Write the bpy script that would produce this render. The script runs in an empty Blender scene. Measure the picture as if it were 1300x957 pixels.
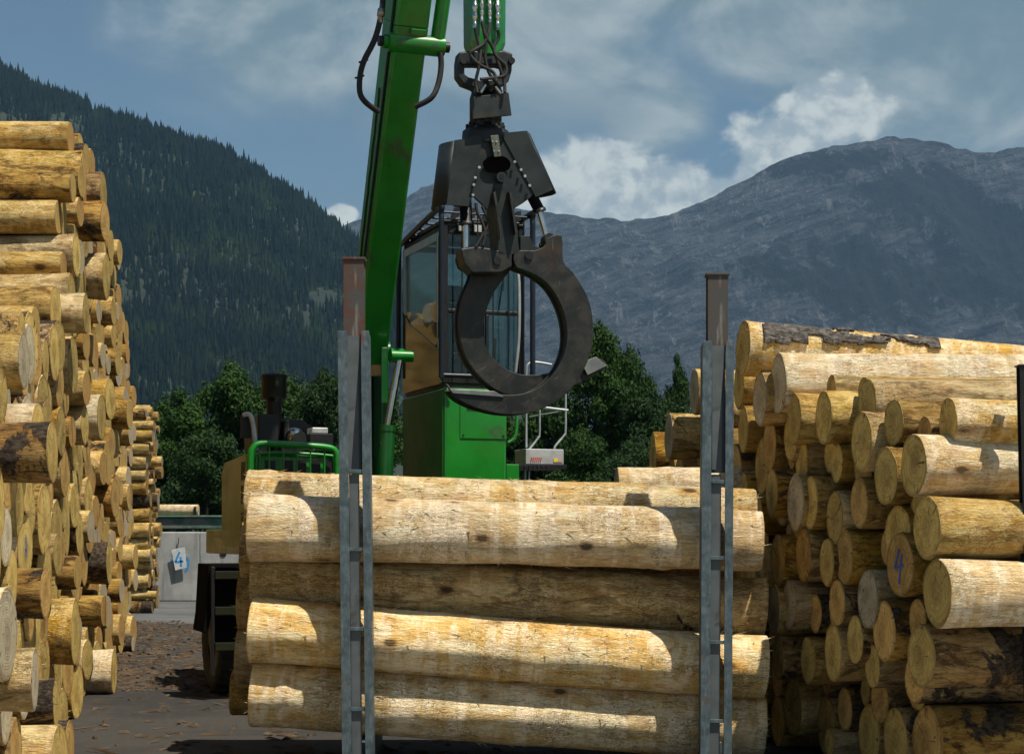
import bpy, bmesh, math, random
from mathutils import Vector, Matrix, noise
random.seed(7)
F = 2240.0; HY = 685.0; EYE = 1.8
sc = bpy.context.scene
COL = sc.collection
R = math.radians

def P(px, py, D):
    return Vector(((px-650)*D/F, D, EYE+(HY-py)*D/F))
def lerp(a, b, t): return a+(b-a)*t
def interp(x, pts):
    if x <= pts[0][0]: return pts[0][1]
    for (a, b), (c, d) in zip(pts, pts[1:]):
        if x <= c: return b+(d-b)*(x-a)/(c-a)
    return pts[-1][1]

# ------------------------------------------------------------------ mesh kit
class MB:
    def __init__(s): s.v = []; s.f = []; s.sm = []; s.mi = []
    def add(s, vs, fs, smooth=False, mi=0):
        o = len(s.v); s.v += [tuple(v) for v in vs]
        for f in fs:
            s.f.append([i+o for i in f]); s.sm.append(smooth); s.mi.append(mi)
    def box(s, x0, x1, y0, y1, z0, z1, M=None):
        vs = [Vector((x, y, z)) for z in (z0, z1) for y in (y0, y1) for x in (x0, x1)]
        if M: vs = [M @ v for v in vs]
        s.add(vs, [(0,2,3,1),(4,5,7,6),(0,1,5,4),(2,6,7,3),(0,4,6,2),(1,3,7,5)])
    def hexa(s, b, t):          # bottom quad, top quad (same order)
        s.add(list(b)+list(t), [(3,2,1,0),(4,5,6,7),(0,1,5,4),(1,2,6,5),(2,3,7,6),(3,0,4,7)])
    def prism(s, poly, y0, y1):  # poly in (x,z), extruded along y
        n = len(poly)
        a = sum(poly[i][0]*poly[(i+1)%n][1]-poly[(i+1)%n][0]*poly[i][1] for i in range(n))
        if a < 0: poly = poly[::-1]
        vs = [(x, y0, z) for x, z in poly]+[(x, y1, z) for x, z in poly]
        fs = [list(range(n)), list(range(2*n-1, n-1, -1))]
        fs += [(i, i+n, (i+1)%n+n, (i+1)%n) for i in range(n)]
        s.add(vs, fs)
    def ring_prism(s, o, i_, y0, y1):
        n = len(o)
        vs = [(x,y0,z) for x,z in o]+[(x,y0,z) for x,z in i_]+[(x,y1,z) for x,z in o]+[(x,y1,z) for x,z in i_]
        fs = []
        for k in range(n):
            q = (k+1) % n
            fs += [(k,q,n+q,n+k),(2*n+q,2*n+k,3*n+k,3*n+q),(q,k,2*n+k,2*n+q),(n+k,n+q,3*n+q,3*n+k)]
        s.add(vs, fs)
    def tube(s, pts, r, n=8, caps=True):
        pts = [Vector(p) for p in pts]; rs = r if isinstance(r, (list, tuple)) else [r]*len(pts)
        vs = []; up = Vector((0,0,1)); prev = None
        for i, p in enumerate(pts):
            d = (pts[min(i+1, len(pts)-1)]-pts[max(i-1, 0)]).normalized()
            if prev is None:
                a = d.cross(up)
                if a.length < .05: a = d.cross(Vector((0,1,0)))
                a.normalize()
            else:
                a = prev-d*prev.dot(d)
                if a.length < 1e-4: a = d.cross(up)
                a.normalize()
            prev = a; b = d.cross(a)
            for k in range(n):
                t = 2*math.pi*k/n
                vs.append(p+(a*math.cos(t)+b*math.sin(t))*rs[i])
        fs = [(i*n+k, i*n+(k+1)%n, (i+1)*n+(k+1)%n, (i+1)*n+k) for i in range(len(pts)-1) for k in range(n)]
        s.add(vs, fs, True)
        if caps:
            s.add(vs[:n], [list(range(n-1, -1, -1))]); s.add(vs[-n:], [list(range(n))])
    def cyl(s, p0, p1, r0, r1=None, n=20): s.tube([p0, p1], [r0, r1 if r1 is not None else r0], n)
    def build(s, name, mat, parent=None, bevel=0, M=None):
        me = bpy.data.meshes.new(name); me.from_pydata(s.v, [], s.f)
        me.polygons.foreach_set('use_smooth', s.sm)
        mats = mat if isinstance(mat, list) else [mat]
        for m in mats: me.materials.append(m)
        if len(mats) > 1: me.polygons.foreach_set('material_index', s.mi)
        me.validate(); me.update()
        o = bpy.data.objects.new(name, me); COL.objects.link(o)
        if parent: o.parent = parent
        if M: o.matrix_local = M
        if bevel:
            b = o.modifiers.new('bevel', 'BEVEL'); b.width = bevel; b.segments = 2; b.limit_method = 'ANGLE'; b.angle_limit = R(35)
        return o

def smooth_path(pts, sub=6):
    pts = [Vector(p) for p in pts]; out = []
    for i in range(len(pts)-1):
        p0, p1, p2, p3 = pts[max(i-1,0)], pts[i], pts[i+1], pts[min(i+2, len(pts)-1)]
        for k in range(sub):
            t = k/sub
            out.append(.5*((2*p1)+(-p0+p2)*t+(2*p0-5*p1+4*p2-p3)*t*t+(-p0+3*p1-3*p2+p3)*t*t*t))
    out.append(pts[-1]); return out
def sm2(poly, sub=4):     # closed smoothing of 2-D polygon
    n = len(poly); out = []
    for i in range(n):
        p0, p1, p2, p3 = [Vector(poly[(i+k-1) % n]) for k in range(4)]
        for k in range(sub):
            t = k/sub
            v = .5*((2*p1)+(-p0+p2)*t+(2*p0-5*p1+4*p2-p3)*t*t+(-p0+3*p1-3*p2+p3)*t*t*t)
            out.append((v.x, v.y))
    return out

def tag(o, label=None, cat=None, group=None, kind=None):
    if label: o['label'] = label
    if cat: o['category'] = cat
    if group: o['group'] = group
    if kind: o['kind'] = kind
    return o
def empty(name, loc, rz=0, label=None, cat=None, group=None):
    o = bpy.data.objects.new(name, None); COL.objects.link(o); o.empty_display_size = .2
    o.location = loc; o.rotation_euler = (0, 0, rz)
    return tag(o, label, cat, group)

# ------------------------------------------------------------------ material kit
class NT:
    def __init__(s, name):
        s.m = bpy.data.materials.new(name); s.m.use_nodes = True; s.t = s.m.node_tree
        s.t.nodes.clear(); s.out = s.t.nodes.new('ShaderNodeOutputMaterial')
    def n(s, typ, **kw):
        nd = s.t.nodes.new(typ)
        for k, v in kw.items(): setattr(nd, k, v)
        return nd
    def put(s, sock, v):
        if isinstance(v, bpy.types.NodeSocket): s.t.links.new(v, sock)
        elif v is not None:
            if isinstance(v, (tuple, list)) and len(v) == 3 and sock.type == 'RGBA': v = (*v, 1)
            sock.default_value = v
    def math(s, op, a, b=None, c=None, clamp=False):
        nd = s.n('ShaderNodeMath', operation=op, use_clamp=clamp)
        s.put(nd.inputs[0], a)
        if b is not None: s.put(nd.inputs[1], b)
        if c is not None: s.put(nd.inputs[2], c)
        return nd.outputs[0]
    def vmath(s, op, a, b=None):
        nd = s.n('ShaderNodeVectorMath', operation=op); s.put(nd.inputs[0], a)
        if b is not None: s.put(nd.inputs[1], b)
        return nd.outputs['Value'] if op in ('LENGTH', 'DOT_PRODUCT', 'DISTANCE') else nd.outputs[0]
    def mix(s, f, a, b, typ='MIX'):
        nd = s.n('ShaderNodeMix', data_type='RGBA', blend_type=typ)
        s.put(nd.inputs[0], f); s.put(nd.inputs[6], a); s.put(nd.inputs[7], b); return nd.outputs[2]
    def noise(s, vec, scale, detail=4, rough=.55, dist=0, out='Fac', lac=2.0):
        nd = s.n('ShaderNodeTexNoise'); s.put(nd.inputs['Vector'], vec); s.put(nd.inputs['Scale'], scale)
        nd.inputs['Detail'].default_value = detail; nd.inputs['Roughness'].default_value = rough
        nd.inputs['Distortion'].default_value = dist; nd.inputs['Lacunarity'].default_value = lac
        return nd.outputs[out]
    def ss(s, v, a, b, lo=0., hi=1.):
        nd = s.n('ShaderNodeMapRange', interpolation_type='SMOOTHSTEP'); s.put(nd.inputs[0], v)
        for i, q in enumerate((a, b, lo, hi)): s.put(nd.inputs[i+1], q)
        return nd.outputs[0]
    def coords(s, kind='Object'): return s.n('ShaderNodeTexCoord').outputs[kind]
    def bump(s, h, strength, dist, nrm=None):
        nd = s.n('ShaderNodeBump'); s.put(nd.inputs['Height'], h)
        nd.inputs['Strength'].default_value = strength; nd.inputs['Distance'].default_value = dist
        if nrm is not None: s.put(nd.inputs['Normal'], nrm)
        return nd.outputs[0]
    def bsdf(s, color, rough=.6, metal=0, nrm=None, coat=0, spec=None, trans=0, ior=None):
        b = s.n('ShaderNodeBsdfPrincipled'); s.put(b.inputs['Base Color'], color)
        s.put(b.inputs['Roughness'], rough); s.put(b.inputs['Metallic'], metal)
        if nrm is not None: s.put(b.inputs['Normal'], nrm)
        if coat: b.inputs['Coat Weight'].default_value = coat; b.inputs['Coat Roughness'].default_value = .08
        if spec is not None: s.put(b.inputs['Specular IOR Level'], spec)
        if trans: b.inputs['Transmission Weight'].default_value = trans
        if ior: b.inputs['IOR'].default_value = ior
        s.t.links.new(b.outputs[0], s.out.inputs[0]); return b

def rnd_offset(t, k=37.):
    oi = t.n('ShaderNodeObjectInfo')
    cv = t.n('ShaderNodeCombineXYZ'); 
    t.put(cv.inputs[0], t.math('MULTIPLY', oi.outputs['Random'], k)); t.put(cv.inputs[1], t.math('MULTIPLY', oi.outputs['Random'], k*2.3)); t.put(cv.inputs[2], t.math('MULTIPLY', oi.outputs['Random'], k*1.7))
    return cv.outputs[0], oi.outputs['Random']

def mat_log(name, pale, tan, rust, bark_amt, rust_amt, stripe=.5, val=1., grime=.6):
    t = NT(name); off, rnd = rnd_offset(t)
    o = t.coords(); c = t.vmath('ADD', o, off)
    long_ = t.vmath('MULTIPLY', c, (1.6, 9., 9.)); fine = t.vmath('MULTIPLY', c, (7., 90., 90.)); mid = t.vmath('MULTIPLY', c, (2.6, 6., 6.))
    cross = t.vmath('MULTIPLY', c, (9., 1.6, 2.4))
    n1 = t.noise(long_, 1., 5, .6, .6); n2 = t.noise(mid, 1., 6, .68, 1.2); n3 = t.noise(fine, 1., 3, .6, .3)
    n4 = t.noise(cross, 1., 3, .55, .4); n5 = t.noise(c, 1.1, 7, .66, 1.6); n6 = t.noise(t.vmath('MULTIPLY', c, (1.3, 3.4, 3.4)), 1., 8, .72, 2.0)
    col = t.mix(t.ss(n1, .38, .62), pale, tan)
    st8 = t.noise(t.vmath('MULTIPLY', c, (.9, 2.2, 2.2)), 1., 6, .7, .8)
    col = t.mix(t.math('MULTIPLY', t.ss(st8, .48, .60), .55), col, (tan[0], tan[1]*.86, tan[2]*.6))
    n7 = t.noise(t.vmath('MULTIPLY', c, (16., 1.2, 1.6)), 1., 3, .6, .8)
    col = t.mix(t.math('MULTIPLY', t.ss(n7, .52, .62), stripe*.5), col, (tan[0]*.95, tan[1]*.85, tan[2]*.7))
    col = t.mix(t.math('MULTIPLY', t.ss(n4, .48, .62), stripe), col, (min(1, pale[0]*1.14), pale[1]*1.06, pale[2]*1.10))
    col = t.mix(t.math('MULTIPLY', t.ss(n2, .50, .64), rust_amt), col, rust)
    # shredded grey bast left over
    col = t.mix(t.math('MULTIPLY', t.ss(n6, .51, .60), grime), col, (rust[0]*.42, rust[1]*.5, rust[2]*.62))
    # thin dark scratches, slanting
    w = t.noise(t.vmath('MULTIPLY', c, (14., 30., 30.)), 1., 2, .5, 2.2)
    scr = t.ss(t.math('ABSOLUTE', t.math('SUBTRACT', w, .5)), .0, .028, 1., 0.)
    scr = t.math('MULTIPLY', scr, t.ss(n5, .46, .58))
    col = t.mix(t.math('MULTIPLY', scr, .75), col, (.05, .032, .016))
    # torn fibre: fine dark/light flecks along the grain
    fl = t.noise(t.vmath('MULTIPLY', c, (11., 62., 62.)), 1., 4, .75, 1.4)
    fla = t.ss(n6, .36, .56, .25, 1.)
    col = t.mix(t.math('MULTIPLY', t.math('MULTIPLY', t.ss(fl, .53, .62), fla), .62), col, tuple(x*.28 for x in tan))
    col = t.mix(t.math('MULTIPLY', t.ss(fl, .44, .36), .5), col, tuple(min(1, x*1.25) for x in pale))
    # knots
    v = t.n('ShaderNodeTexVoronoi'); t.put(v.inputs['Vector'], t.vmath('MULTIPLY', t.vmath('ADD', c, t.vmath('SCALE', t.noise(c, 9., 2, out='Color'), None)), (1.5, 3.2, 3.2)) if False else t.vmath('MULTIPLY', c, (1.7, 3.4, 3.4)))
    v.inputs['Scale'].default_value = 1.
    kd = t.math('ADD', v.outputs['Distance'], t.math('MULTIPLY', t.math('SUBTRACT', n3, .5), .09))
    knot = t.ss(kd, .055, .12, 1., 0.); halo = t.ss(kd, .10, .24, 1., 0.)
    col = t.mix(t.math('MULTIPLY', halo, .45), col, rust)
    col = t.mix(t.math('MULTIPLY', knot, .85), col, (.045, .026, .012))
    bark = t.ss(n5, .66-bark_amt, .69-bark_amt)
    barkc = t.mix(t.ss(t.noise(t.vmath('MULTIPLY', c, (22., 30., 30.)), 1., 4), .35, .65), (.035, .024, .016), (.13, .095, .066))
    col = t.mix(bark, col, barkc)
    hs = t.n('ShaderNodeHueSaturation'); t.put(hs.inputs['Color'], col)
    t.put(hs.inputs['Value'], t.math('MULTIPLY_ADD', rnd, .34*val, .80*val)); t.put(hs.inputs['Saturation'], t.math('MULTIPLY_ADD', t.math('FRACT', t.math('MULTIPLY', rnd, 7.31)), .3, .85))
    h = t.math('MULTIPLY_ADD', n3, .35, t.math('MULTIPLY', n1, .6))
    h = t.math('MULTIPLY_ADD', bark, 1.4, h); h = t.math('SUBTRACT', h, t.math('MULTIPLY', knot, .5)); h = t.math('SUBTRACT', h, t.math('MULTIPLY', scr, .4))
    h = t.math('MULTIPLY_ADD', n6, 1.2, h)
    h = t.math('MULTIPLY_ADD', fl, -1.1, h)
    t.bsdf(hs.outputs[0], .75, 0, t.bump(h, 1., .022), spec=.2)
    return t.m

def mat_cut(name, a, b, edge):
    t = NT(name); off, rnd = rnd_offset(t)
    o = t.coords(); c = t.vmath('ADD', o, off)
    sep = t.n('ShaderNodeSeparateXYZ'); t.put(sep.inputs[0], o)
    wob = t.noise(c, 5., 3, .5, out='Color')
    yz = t.n('ShaderNodeCombineXYZ'); t.put(yz.inputs[1], sep.outputs[1]); t.put(yz.inputs[2], sep.outputs[2])
    p = t.vmath('ADD', yz.outputs[0], t.vmath('MULTIPLY', t.vmath('SUBTRACT', wob, (.5, .5, .5)), (0, .07, .07)))
    oc = t.n('ShaderNodeCombineXYZ'); t.put(oc.inputs[1], t.math('MULTIPLY_ADD', t.math('FRACT', t.math('MULTIPLY', rnd, 31.7)), .09, -.045)); t.put(oc.inputs[2], t.math('MULTIPLY_ADD', t.math('FRACT', t.math('MULTIPLY', rnd, 57.1)), .09, -.045))
    p = t.vmath('ADD', p, oc.outputs[0])
    r = t.vmath('LENGTH', p); r0 = t.vmath('LENGTH', yz.outputs[0])
    ring = t.math('SINE', t.math('MULTIPLY', r, 430.)); ring2 = t.math('SINE', t.math('MULTIPLY', r, 135.))
    blot = t.noise(c, 7., 5, .6, .8)
    col = t.mix(t.ss(blot, .38, .66), a, b)
    col = t.mix(t.math('MULTIPLY', t.ss(ring, -.2, 1.), .38), col, tuple(x*.55 for x in a))
    col = t.mix(t.math('MULTIPLY', t.ss(ring2, .1, 1.), .34), col, tuple(x*.6 for x in b))
    heart = t.ss(r, .10, .045); 
    col = t.mix(t.math('MULTIPLY', t.ss(r, .12, .05), .35), col, edge)
    heartd = None; ang = t.math('ARCTAN2', sep.outputs[1], sep.outputs[2])
    av = t.n('ShaderNodeCombineXYZ'); t.put(av.inputs[0], t.math('MULTIPLY', ang, 1.6)); t.put(av.inputs[1], t.math('MULTIPLY', r0, 2.)); t.put(av.inputs[2], t.math('MULTIPLY', rnd, 80.))
    crack = t.ss(t.noise(av.outputs[0], 3.2, 2, .6), .64, .67)
    saw = t.noise(t.vmath('MULTIPLY', c, (1, 9., 60.)), 1., 3)
    col = t.mix(t.math('MULTIPLY', crack, .8), col, (.06, .035, .015))
    rr = t.math('ADD', r0, t.math('MULTIPLY', t.math('SUBTRACT', t.noise(c, 16., 3, .6), .5), .05))
    stn = t.noise(c, 3.2, 6, .7, 1.)
    col = t.mix(t.math('MULTIPLY', t.ss(stn, .5, .64), .6), col, tuple(x*.5 for x in b))
    col = t.mix(t.math('MULTIPLY', t.ss(saw, .56, .7), .25), col, tuple(min(1, x*1.5) for x in a))
    col = t.mix(t.math('MULTIPLY', t.ss(rr, .198, .222), .5), col, edge)
    hs = t.n('ShaderNodeHueSaturation'); t.put(hs.inputs['Color'], col)
    t.put(hs.inputs['Value'], t.math('MULTIPLY_ADD', t.math('FRACT', t.math('MULTIPLY', rnd, 13.7)), .5, .7))
    t.bsdf(hs.outputs[0], .8, 0, t.bump(t.math('ADD', t.math('MULTIPLY', ring, .25), saw), .5, .004), spec=.2)
    return t.m

LOGM = {
 'white': mat_log('peeled_white_wood', (.88,.76,.50), (.76,.52,.22), (.46,.22,.055), -.10, .45, .9, 1.10, .24),
 'pale': mat_log('peeled_pale_wood', (.82,.64,.30), (.62,.40,.13), (.33,.16,.04), -.02, .7, .6, 1., .6),
 'honey': mat_log('honey_wood', (.62,.42,.14), (.40,.24,.07), (.18,.08,.022), .05, .9, .4, 1., .8),
 'dark': mat_log('half_barked_wood', (.56,.37,.14), (.32,.18,.06), (.11,.05,.018), .15, .95, .3, 1., .85),
}
CUTM = [mat_cut('sawn_end_yellow', (.68,.49,.16), (.54,.35,.09), (.20,.11,.035)),
        mat_cut('sawn_end_grey', (.62,.53,.36), (.50,.41,.25), (.20,.14,.08)),
        mat_cut('sawn_end_orange', (.66,.42,.14), (.52,.29,.08), (.17,.09,.03))]

def simple(name, color, rough=.5, metal=0, coat=0, nz=.15, nscale=6., bump=0, spec=None, dirt=None, dirt_amt=.5):
    t = NT(name); c = t.coords(); n = t.noise(c, nscale, 6, .6, .3)
    col = t.mix(t.ss(n, .3, .7), tuple(x*(1-nz) for x in color), tuple(min(1, x*(1+nz)) for x in color))
    if dirt:
        d = t.noise(c, nscale*.6, 8, .7, .8); col = t.mix(t.ss(d, .66-.3*dirt_amt, .78-.3*dirt_amt), col, dirt)
    rg = t.ss(n, .2, .8, max(.02, rough-.08), min(1, rough+.12))
    t.bsdf(col, rg, metal, t.bump(n, bump, .01) if bump else None, coat, spec)
    return t.m

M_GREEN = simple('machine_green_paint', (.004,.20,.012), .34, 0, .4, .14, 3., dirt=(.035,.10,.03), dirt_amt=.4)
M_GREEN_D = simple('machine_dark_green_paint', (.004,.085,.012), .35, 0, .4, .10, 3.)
M_REFL_OLIVE = simple('olive_reflection_tint', (.14,.16,.012), .36, .0, .2, .15, 2., dirt=(.05,.05,.02), dirt_amt=.3)  # green paint tinted olive, the reflected logs put into its colour
M_ANTH = simple('glossy_anthracite_panel', (.045,.052,.03), .16, .5, .6, .1, 2.)
M_BLACK = simple('black_steel', (.012,.012,.013), .45, .2)
M_RUBBER = simple('black_rubber', (.014,.014,.014), .7, 0, 0, .2, 20.)
M_IRON = simple('grapple_dark_grey_steel', (.014,.021,.022), .5, .25, 0, .25, 4., .2, dirt=(.032,.030,.024), dirt_amt=.4)
def m_scratched():
    t = NT('grapple_worn_steel'); c = t.coords(); n = t.noise(c, 5., 7, .68, .4)
    col = t.mix(t.ss(n, .4, .62), (.020,.023,.022), (.040,.038,.034)); ru = t.noise(c, 2.6, 6, .7, .6)
    col = t.mix(t.math('MULTIPLY', t.ss(ru, .56, .68), .6), col, (.062,.036,.020))
    rot = t.n('ShaderNodeVectorRotate'); t.put(rot.inputs['Vector'], c); rot.inputs['Axis'].default_value = (0, 1, 0); rot.inputs['Angle'].default_value = .6
    sc1 = t.noise(t.vmath('MULTIPLY', rot.outputs[0], (5., 5., 110.)), 1., 3, .6, .6); sc2 = t.noise(t.vmath('MULTIPLY', c, (90., 5., 4.)), 1., 3, .6, .8)
    k_ = t.math('MAXIMUM', t.ss(sc1, .66, .71), t.ss(sc2, .68, .73))
    col = t.mix(t.math('MULTIPLY', k_, .55), col, (.20,.19,.175))
    t.bsdf(col, t.ss(n, .2, .8, .34, .6), .35, t.bump(t.math('ADD', n, k_), .3, .006)); return t.m
M_IRON_W = m_scratched()
M_CHROME = simple('polished_rod', (.62,.62,.6), .14, 1.)
M_WORN = simple('worn_bright_edge', (.35,.34,.32), .35, .9)
M_SILV = simple('silver_grey_sheet', (.50,.51,.50), .4, .4)
M_BOLT = simple('bolt_zinc', (.4,.41,.4), .45, .6)
M_GALV_RAIL = simple('galvanised_tube', (.42,.45,.46), .45, .5)
M_SIGN = simple('tag_plate', (.55,.60,.62), .6)
M_BLUE = simple('blue_marker_paint', (.02,.10,.42), .6)
M_SKYBLUE = simple('light_blue_spray_paint', (.04,.27,.62), .6)
M_GREENMARK = simple('green_marker_paint', (.02,.16,.08), .6)
M_RED = simple('red_reflective', (.5,.04,.03), .5); M_WHITE = simple('white_reflective', (.75,.75,.73), .5); M_YEL = simple('yellow_reflective', (.8,.6,.04), .5)
M_OLDGREEN = simple('weathered_green_steel', (.07,.14,.10), .6, 0, 0, .3, 2., .2, dirt=(.16,.17,.15), dirt_amt=.5)

def m_galv():
    t = NT('weathered_galvanised_steel'); c = t.coords()
    n = t.noise(c, 9., 6, .65, .3); sp = t.noise(t.vmath('MULTIPLY', c, (40., 40., 14.)), 1., 3)
    col = t.mix(t.ss(n, .35, .65), (.065,.092,.105), (.125,.165,.185)); col = t.mix(t.math('MULTIPLY', t.ss(sp, .5, .7), .35), col, (.24,.29,.31))
    ru = t.noise(t.vmath('MULTIPLY', c, (7., 7., 2.6)), 1., 6, .65, .5)
    col = t.mix(t.math('MULTIPLY', t.ss(ru, .60, .70), .85), col, (.17,.07,.03))
    t.bsdf(col, t.ss(n, .2, .8, .4, .65), .45, t.bump(sp, .3, .003)); return t.m
def m_rusty(rust=(.14,.05,.025)):
    t = NT('rusty_post_steel'); c = t.coords()
    n = t.noise(c, 6., 7, .7, .6); v = t.noise(t.vmath('MULTIPLY', c, (18., 18., 2.5)), 1., 4)
    col = t.mix(t.ss(n, .38, .6), (.070,.072,.070), rust); col = t.mix(t.math('MULTIPLY', t.ss(v, .55, .72), .6), col, (.30,.28,.25))
    t.bsdf(col, .7, .25, t.bump(n, .4, .004)); return t.m
def m_concrete():
    t = NT('cast_concrete'); c = t.coords(); n = t.noise(c, 1.2, 8, .65, .4); st = t.noise(t.vmath('MULTIPLY', c, (5., 5., .6)), 1., 5)
    col = t.mix(t.ss(n, .35, .65), (.27,.28,.28), (.40,.41,.40)); col = t.mix(t.math('MULTIPLY', t.ss(st, .5, .72), .5), col, (.13,.13,.12))
    f = t.noise(c, 28., 4); t.bsdf(col, .85, 0, t.bump(f, .3, .01)); return t.m
M_GALV = m_galv(); M_RUST = m_rusty((.11,.045,.028)); M_RUST2 = m_rusty((.085,.066,.055)); M_CONC = m_concrete()
M_WEB_SHADE = simple('shaded_web_steel', (.018,.024,.032), .5, .3)
M_POSTGREY = simple('painted_grey_web_steel', (.10,.115,.12), .6, .2, 0, .15, 5., .1, dirt=(.06,.055,.05), dirt_amt=.4)
def m_glass():
    t = NT('cab_tinted_glass'); t.bsdf((.55,.72,.70), .02, 0, None, 0, trans=1., ior=1.45); return t.m
M_GLASS = m_glass()

# ------------------------------------------------------------------ logs
LR, LL = .22, 4.0
def trunk_mesh(name, seed, splint=10, seg=26, sides=30, fuzz=10, taper=.10, mats=None, rough=1., flen=.07):
    rg = random.Random(seed); s = MB(); vs = []
    ph = rg.random()*10; bow = rg.uniform(-.03, .03)*rough; bow2 = rg.uniform(-.03, .03)*rough
    lumps = [(rg.uniform(.1, 3.9), rg.uniform(0, 6.28), rg.uniform(.006, .016)) for _ in range(9)]
    def rad(x, a):
        r = LR*(1-taper*(x/LL)) + .014*math.exp(-x*3)
        r += LR*.05*rough*noise.noise(Vector((x*.7+seed*3, math.cos(a)*.9, math.sin(a)*.9+ph)))
        r += LR*.07*noise.noise(Vector((seed*3.3, math.cos(a)*1.1+ph, math.sin(a)*1.1)))
        r += LR*.035*(1.4-.4*rough)*noise.noise(Vector((x*2.2+seed*5, math.cos(a)*2.4, math.sin(a)*2.4)))
        for lx, la, lh in lumps:
            da = (a-la+math.pi) % (2*math.pi)-math.pi
            r += lh*math.exp(-((x-lx)/.06)**2-(da/.3)**2)
        return r
    xs = [0, .008]+[LL*(i+.5)/seg for i in range(seg)]+[LL-.008, LL]
    for x in xs:
        cy = bow*math.sin(math.pi*x/LL); cz = bow2*math.sin(math.pi*x/LL)
        e = .985 if x in (0, LL) else 1.
        for k in range(sides):
            a = 2*math.pi*k/sides; r = rad(x, a)*e
            vs.append((x, cy+r*math.cos(a), cz+r*math.sin(a)))
    n = sides
    fs = [(i*n+k, (i+1)*n+k, (i+1)*n+(k+1)%n, i*n+(k+1)%n) for i in range(len(xs)-1) for k in range(n)]
    fs = [f[::-1] for f in fs]
    s.add(vs, fs, True); s.add(vs[-n:], [list(range(n))], mi=1)
    # torn fibres at both sawn edges and stray slivers along the trunk
    for e in range(splint*2):
        x = 0 if e % 2 == 0 else LL; sg = -1 if x == 0 else 1
        a = rg.uniform(0, 6.28); r = rad(x, a)*.965; L = rg.uniform(.006, .04)*(1.8 if rg.random() < .12 else 1); w = .005
        ctr = Vector((x-sg*.02, r*math.cos(a), r*math.sin(a))); tn = Vector((0, -math.sin(a), math.cos(a)))*w; nr = Vector((0, math.cos(a), math.sin(a)))
        tip = ctr+Vector((sg*(L+.02), 0, 0))+nr*rg.uniform(-.01, .035)+tn*rg.uniform(-6, 6)
        s.add([ctr-tn, ctr+tn, ctr+nr*.004, tip], [(0,1,3),(1,2,3),(2,0,3)])
    for e in range(fuzz):
        x = rg.uniform(.1, 3.9); a = rg.uniform(0, 6.28); r = rad(x, a)
        c0 = Vector((x, r*math.cos(a)+bow*math.sin(math.pi*x/LL), r*math.sin(a)+bow2*math.sin(math.pi*x/LL))); nr = Vector((0, math.cos(a), math.sin(a))); tn = Vector((0, -math.sin(a), math.cos(a)))*.005
        tip = c0+nr*rg.uniform(.01, .03)+Vector((rg.uniform(-flen, flen), 0, 0))
        s.add([c0-tn, c0+tn, c0-nr*.004+Vector((.01,0,0)), tip], [(0,1,3),(1,2,3),(2,0,3)])
    ring = [v for v in vs[:n]]
    me = bpy.data.meshes.new(name); me.from_pydata(s.v, [], s.f); me.polygons.foreach_set('use_smooth', s.sm)
    me.polygons.foreach_set('material_index', s.mi)
    for m in mats: me.materials.append(m)
    me.validate(); me.update()
    return me, ring
def cut_mesh(name, ring, mat, seed):
    n = len(ring); vs = []; rings = 5; rg = random.Random(seed)
    tilt = (rg.uniform(-.05, .05), rg.uniform(-.05, .05))
    for q in range(rings, 0, -1):
        k = q/rings
        for v in ring:
            y, z = v[1]*k*.992, v[2]*k*.992
            vs.append((-.004-.004*(1-k)+(0), y, z))
    vs.append((-.008, 0, 0)); fs = []
    for q in range(rings-1):
        for k in range(n): fs.append((q*n+k, q*n+(k+1)%n, (q+1)*n+(k+1)%n, (q+1)*n+k))
    for k in range(n): fs.append(((rings-1)*n+k, (rings-1)*n+(k+1)%n, rings*n))
    fs = [f[::-1] for f in fs]
    # rim back to the trunk
    o = len(vs); vs += [(.004, v[1]*.999, v[2]*.999) for v in ring]
    for k in range(n): fs.append((k, (k+1)%n, o+(k+1)%n, o+k))
    me = bpy.data.meshes.new(name); me.from_pydata(vs, [], fs); me.materials.append(mat); me.update(); return me

PROTO = {}
for mk in LOGM:
    PROTO[mk] = []
    for i in range(4):
        me, ring = trunk_mesh('trunk', i*7+len(mk)*31, 9, mats=[LOGM[mk], CUTM[i % 3]])
        PROTO[mk].append((me, [cut_mesh('sawn_end', ring, CUTM[c], i*5+c) for c in range(3)]))
LOGN = [0]
def add_log(face, yaw, r, length=4.0, mk='pale', pitch=0, flip=False, cut=0, proto=None, label=None, group=None, roll=None, sep=True):
    """face: centre of the visible sawn end; the trunk runs along +x (yaw) away from it (flip -> towards -x)."""
    i = random.randrange(4) if proto is None else proto
    me, cuts = PROTO[mk][i]
    root = bpy.data.objects.new('log', None); root.empty_display_size = .1; COL.objects.link(root)
    root.location = face
    root.rotation_mode = 'ZYX' if False else 'XYZ'
    Rm = Matrix.Rotation(yaw+(math.pi if flip else 0), 4, 'Z') @ Matrix.Rotation(pitch, 4, 'Y') @ Matrix.Rotation(random.uniform(0, 6.28) if roll is None else roll, 4, 'X')
    root.matrix_world = Matrix.Translation(face) @ Rm @ Matrix.Diagonal((length/LL, r/LR, r/LR, 1))
    a = bpy.data.objects.new('trunk', me); COL.objects.link(a); a.parent = root
    b = bpy.data.objects.new('sawn_end', cuts[cut]); COL.objects.link(b); b.parent = root
    tag(root, label, 'log', group); LOGN[0] += 1
    return root

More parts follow.
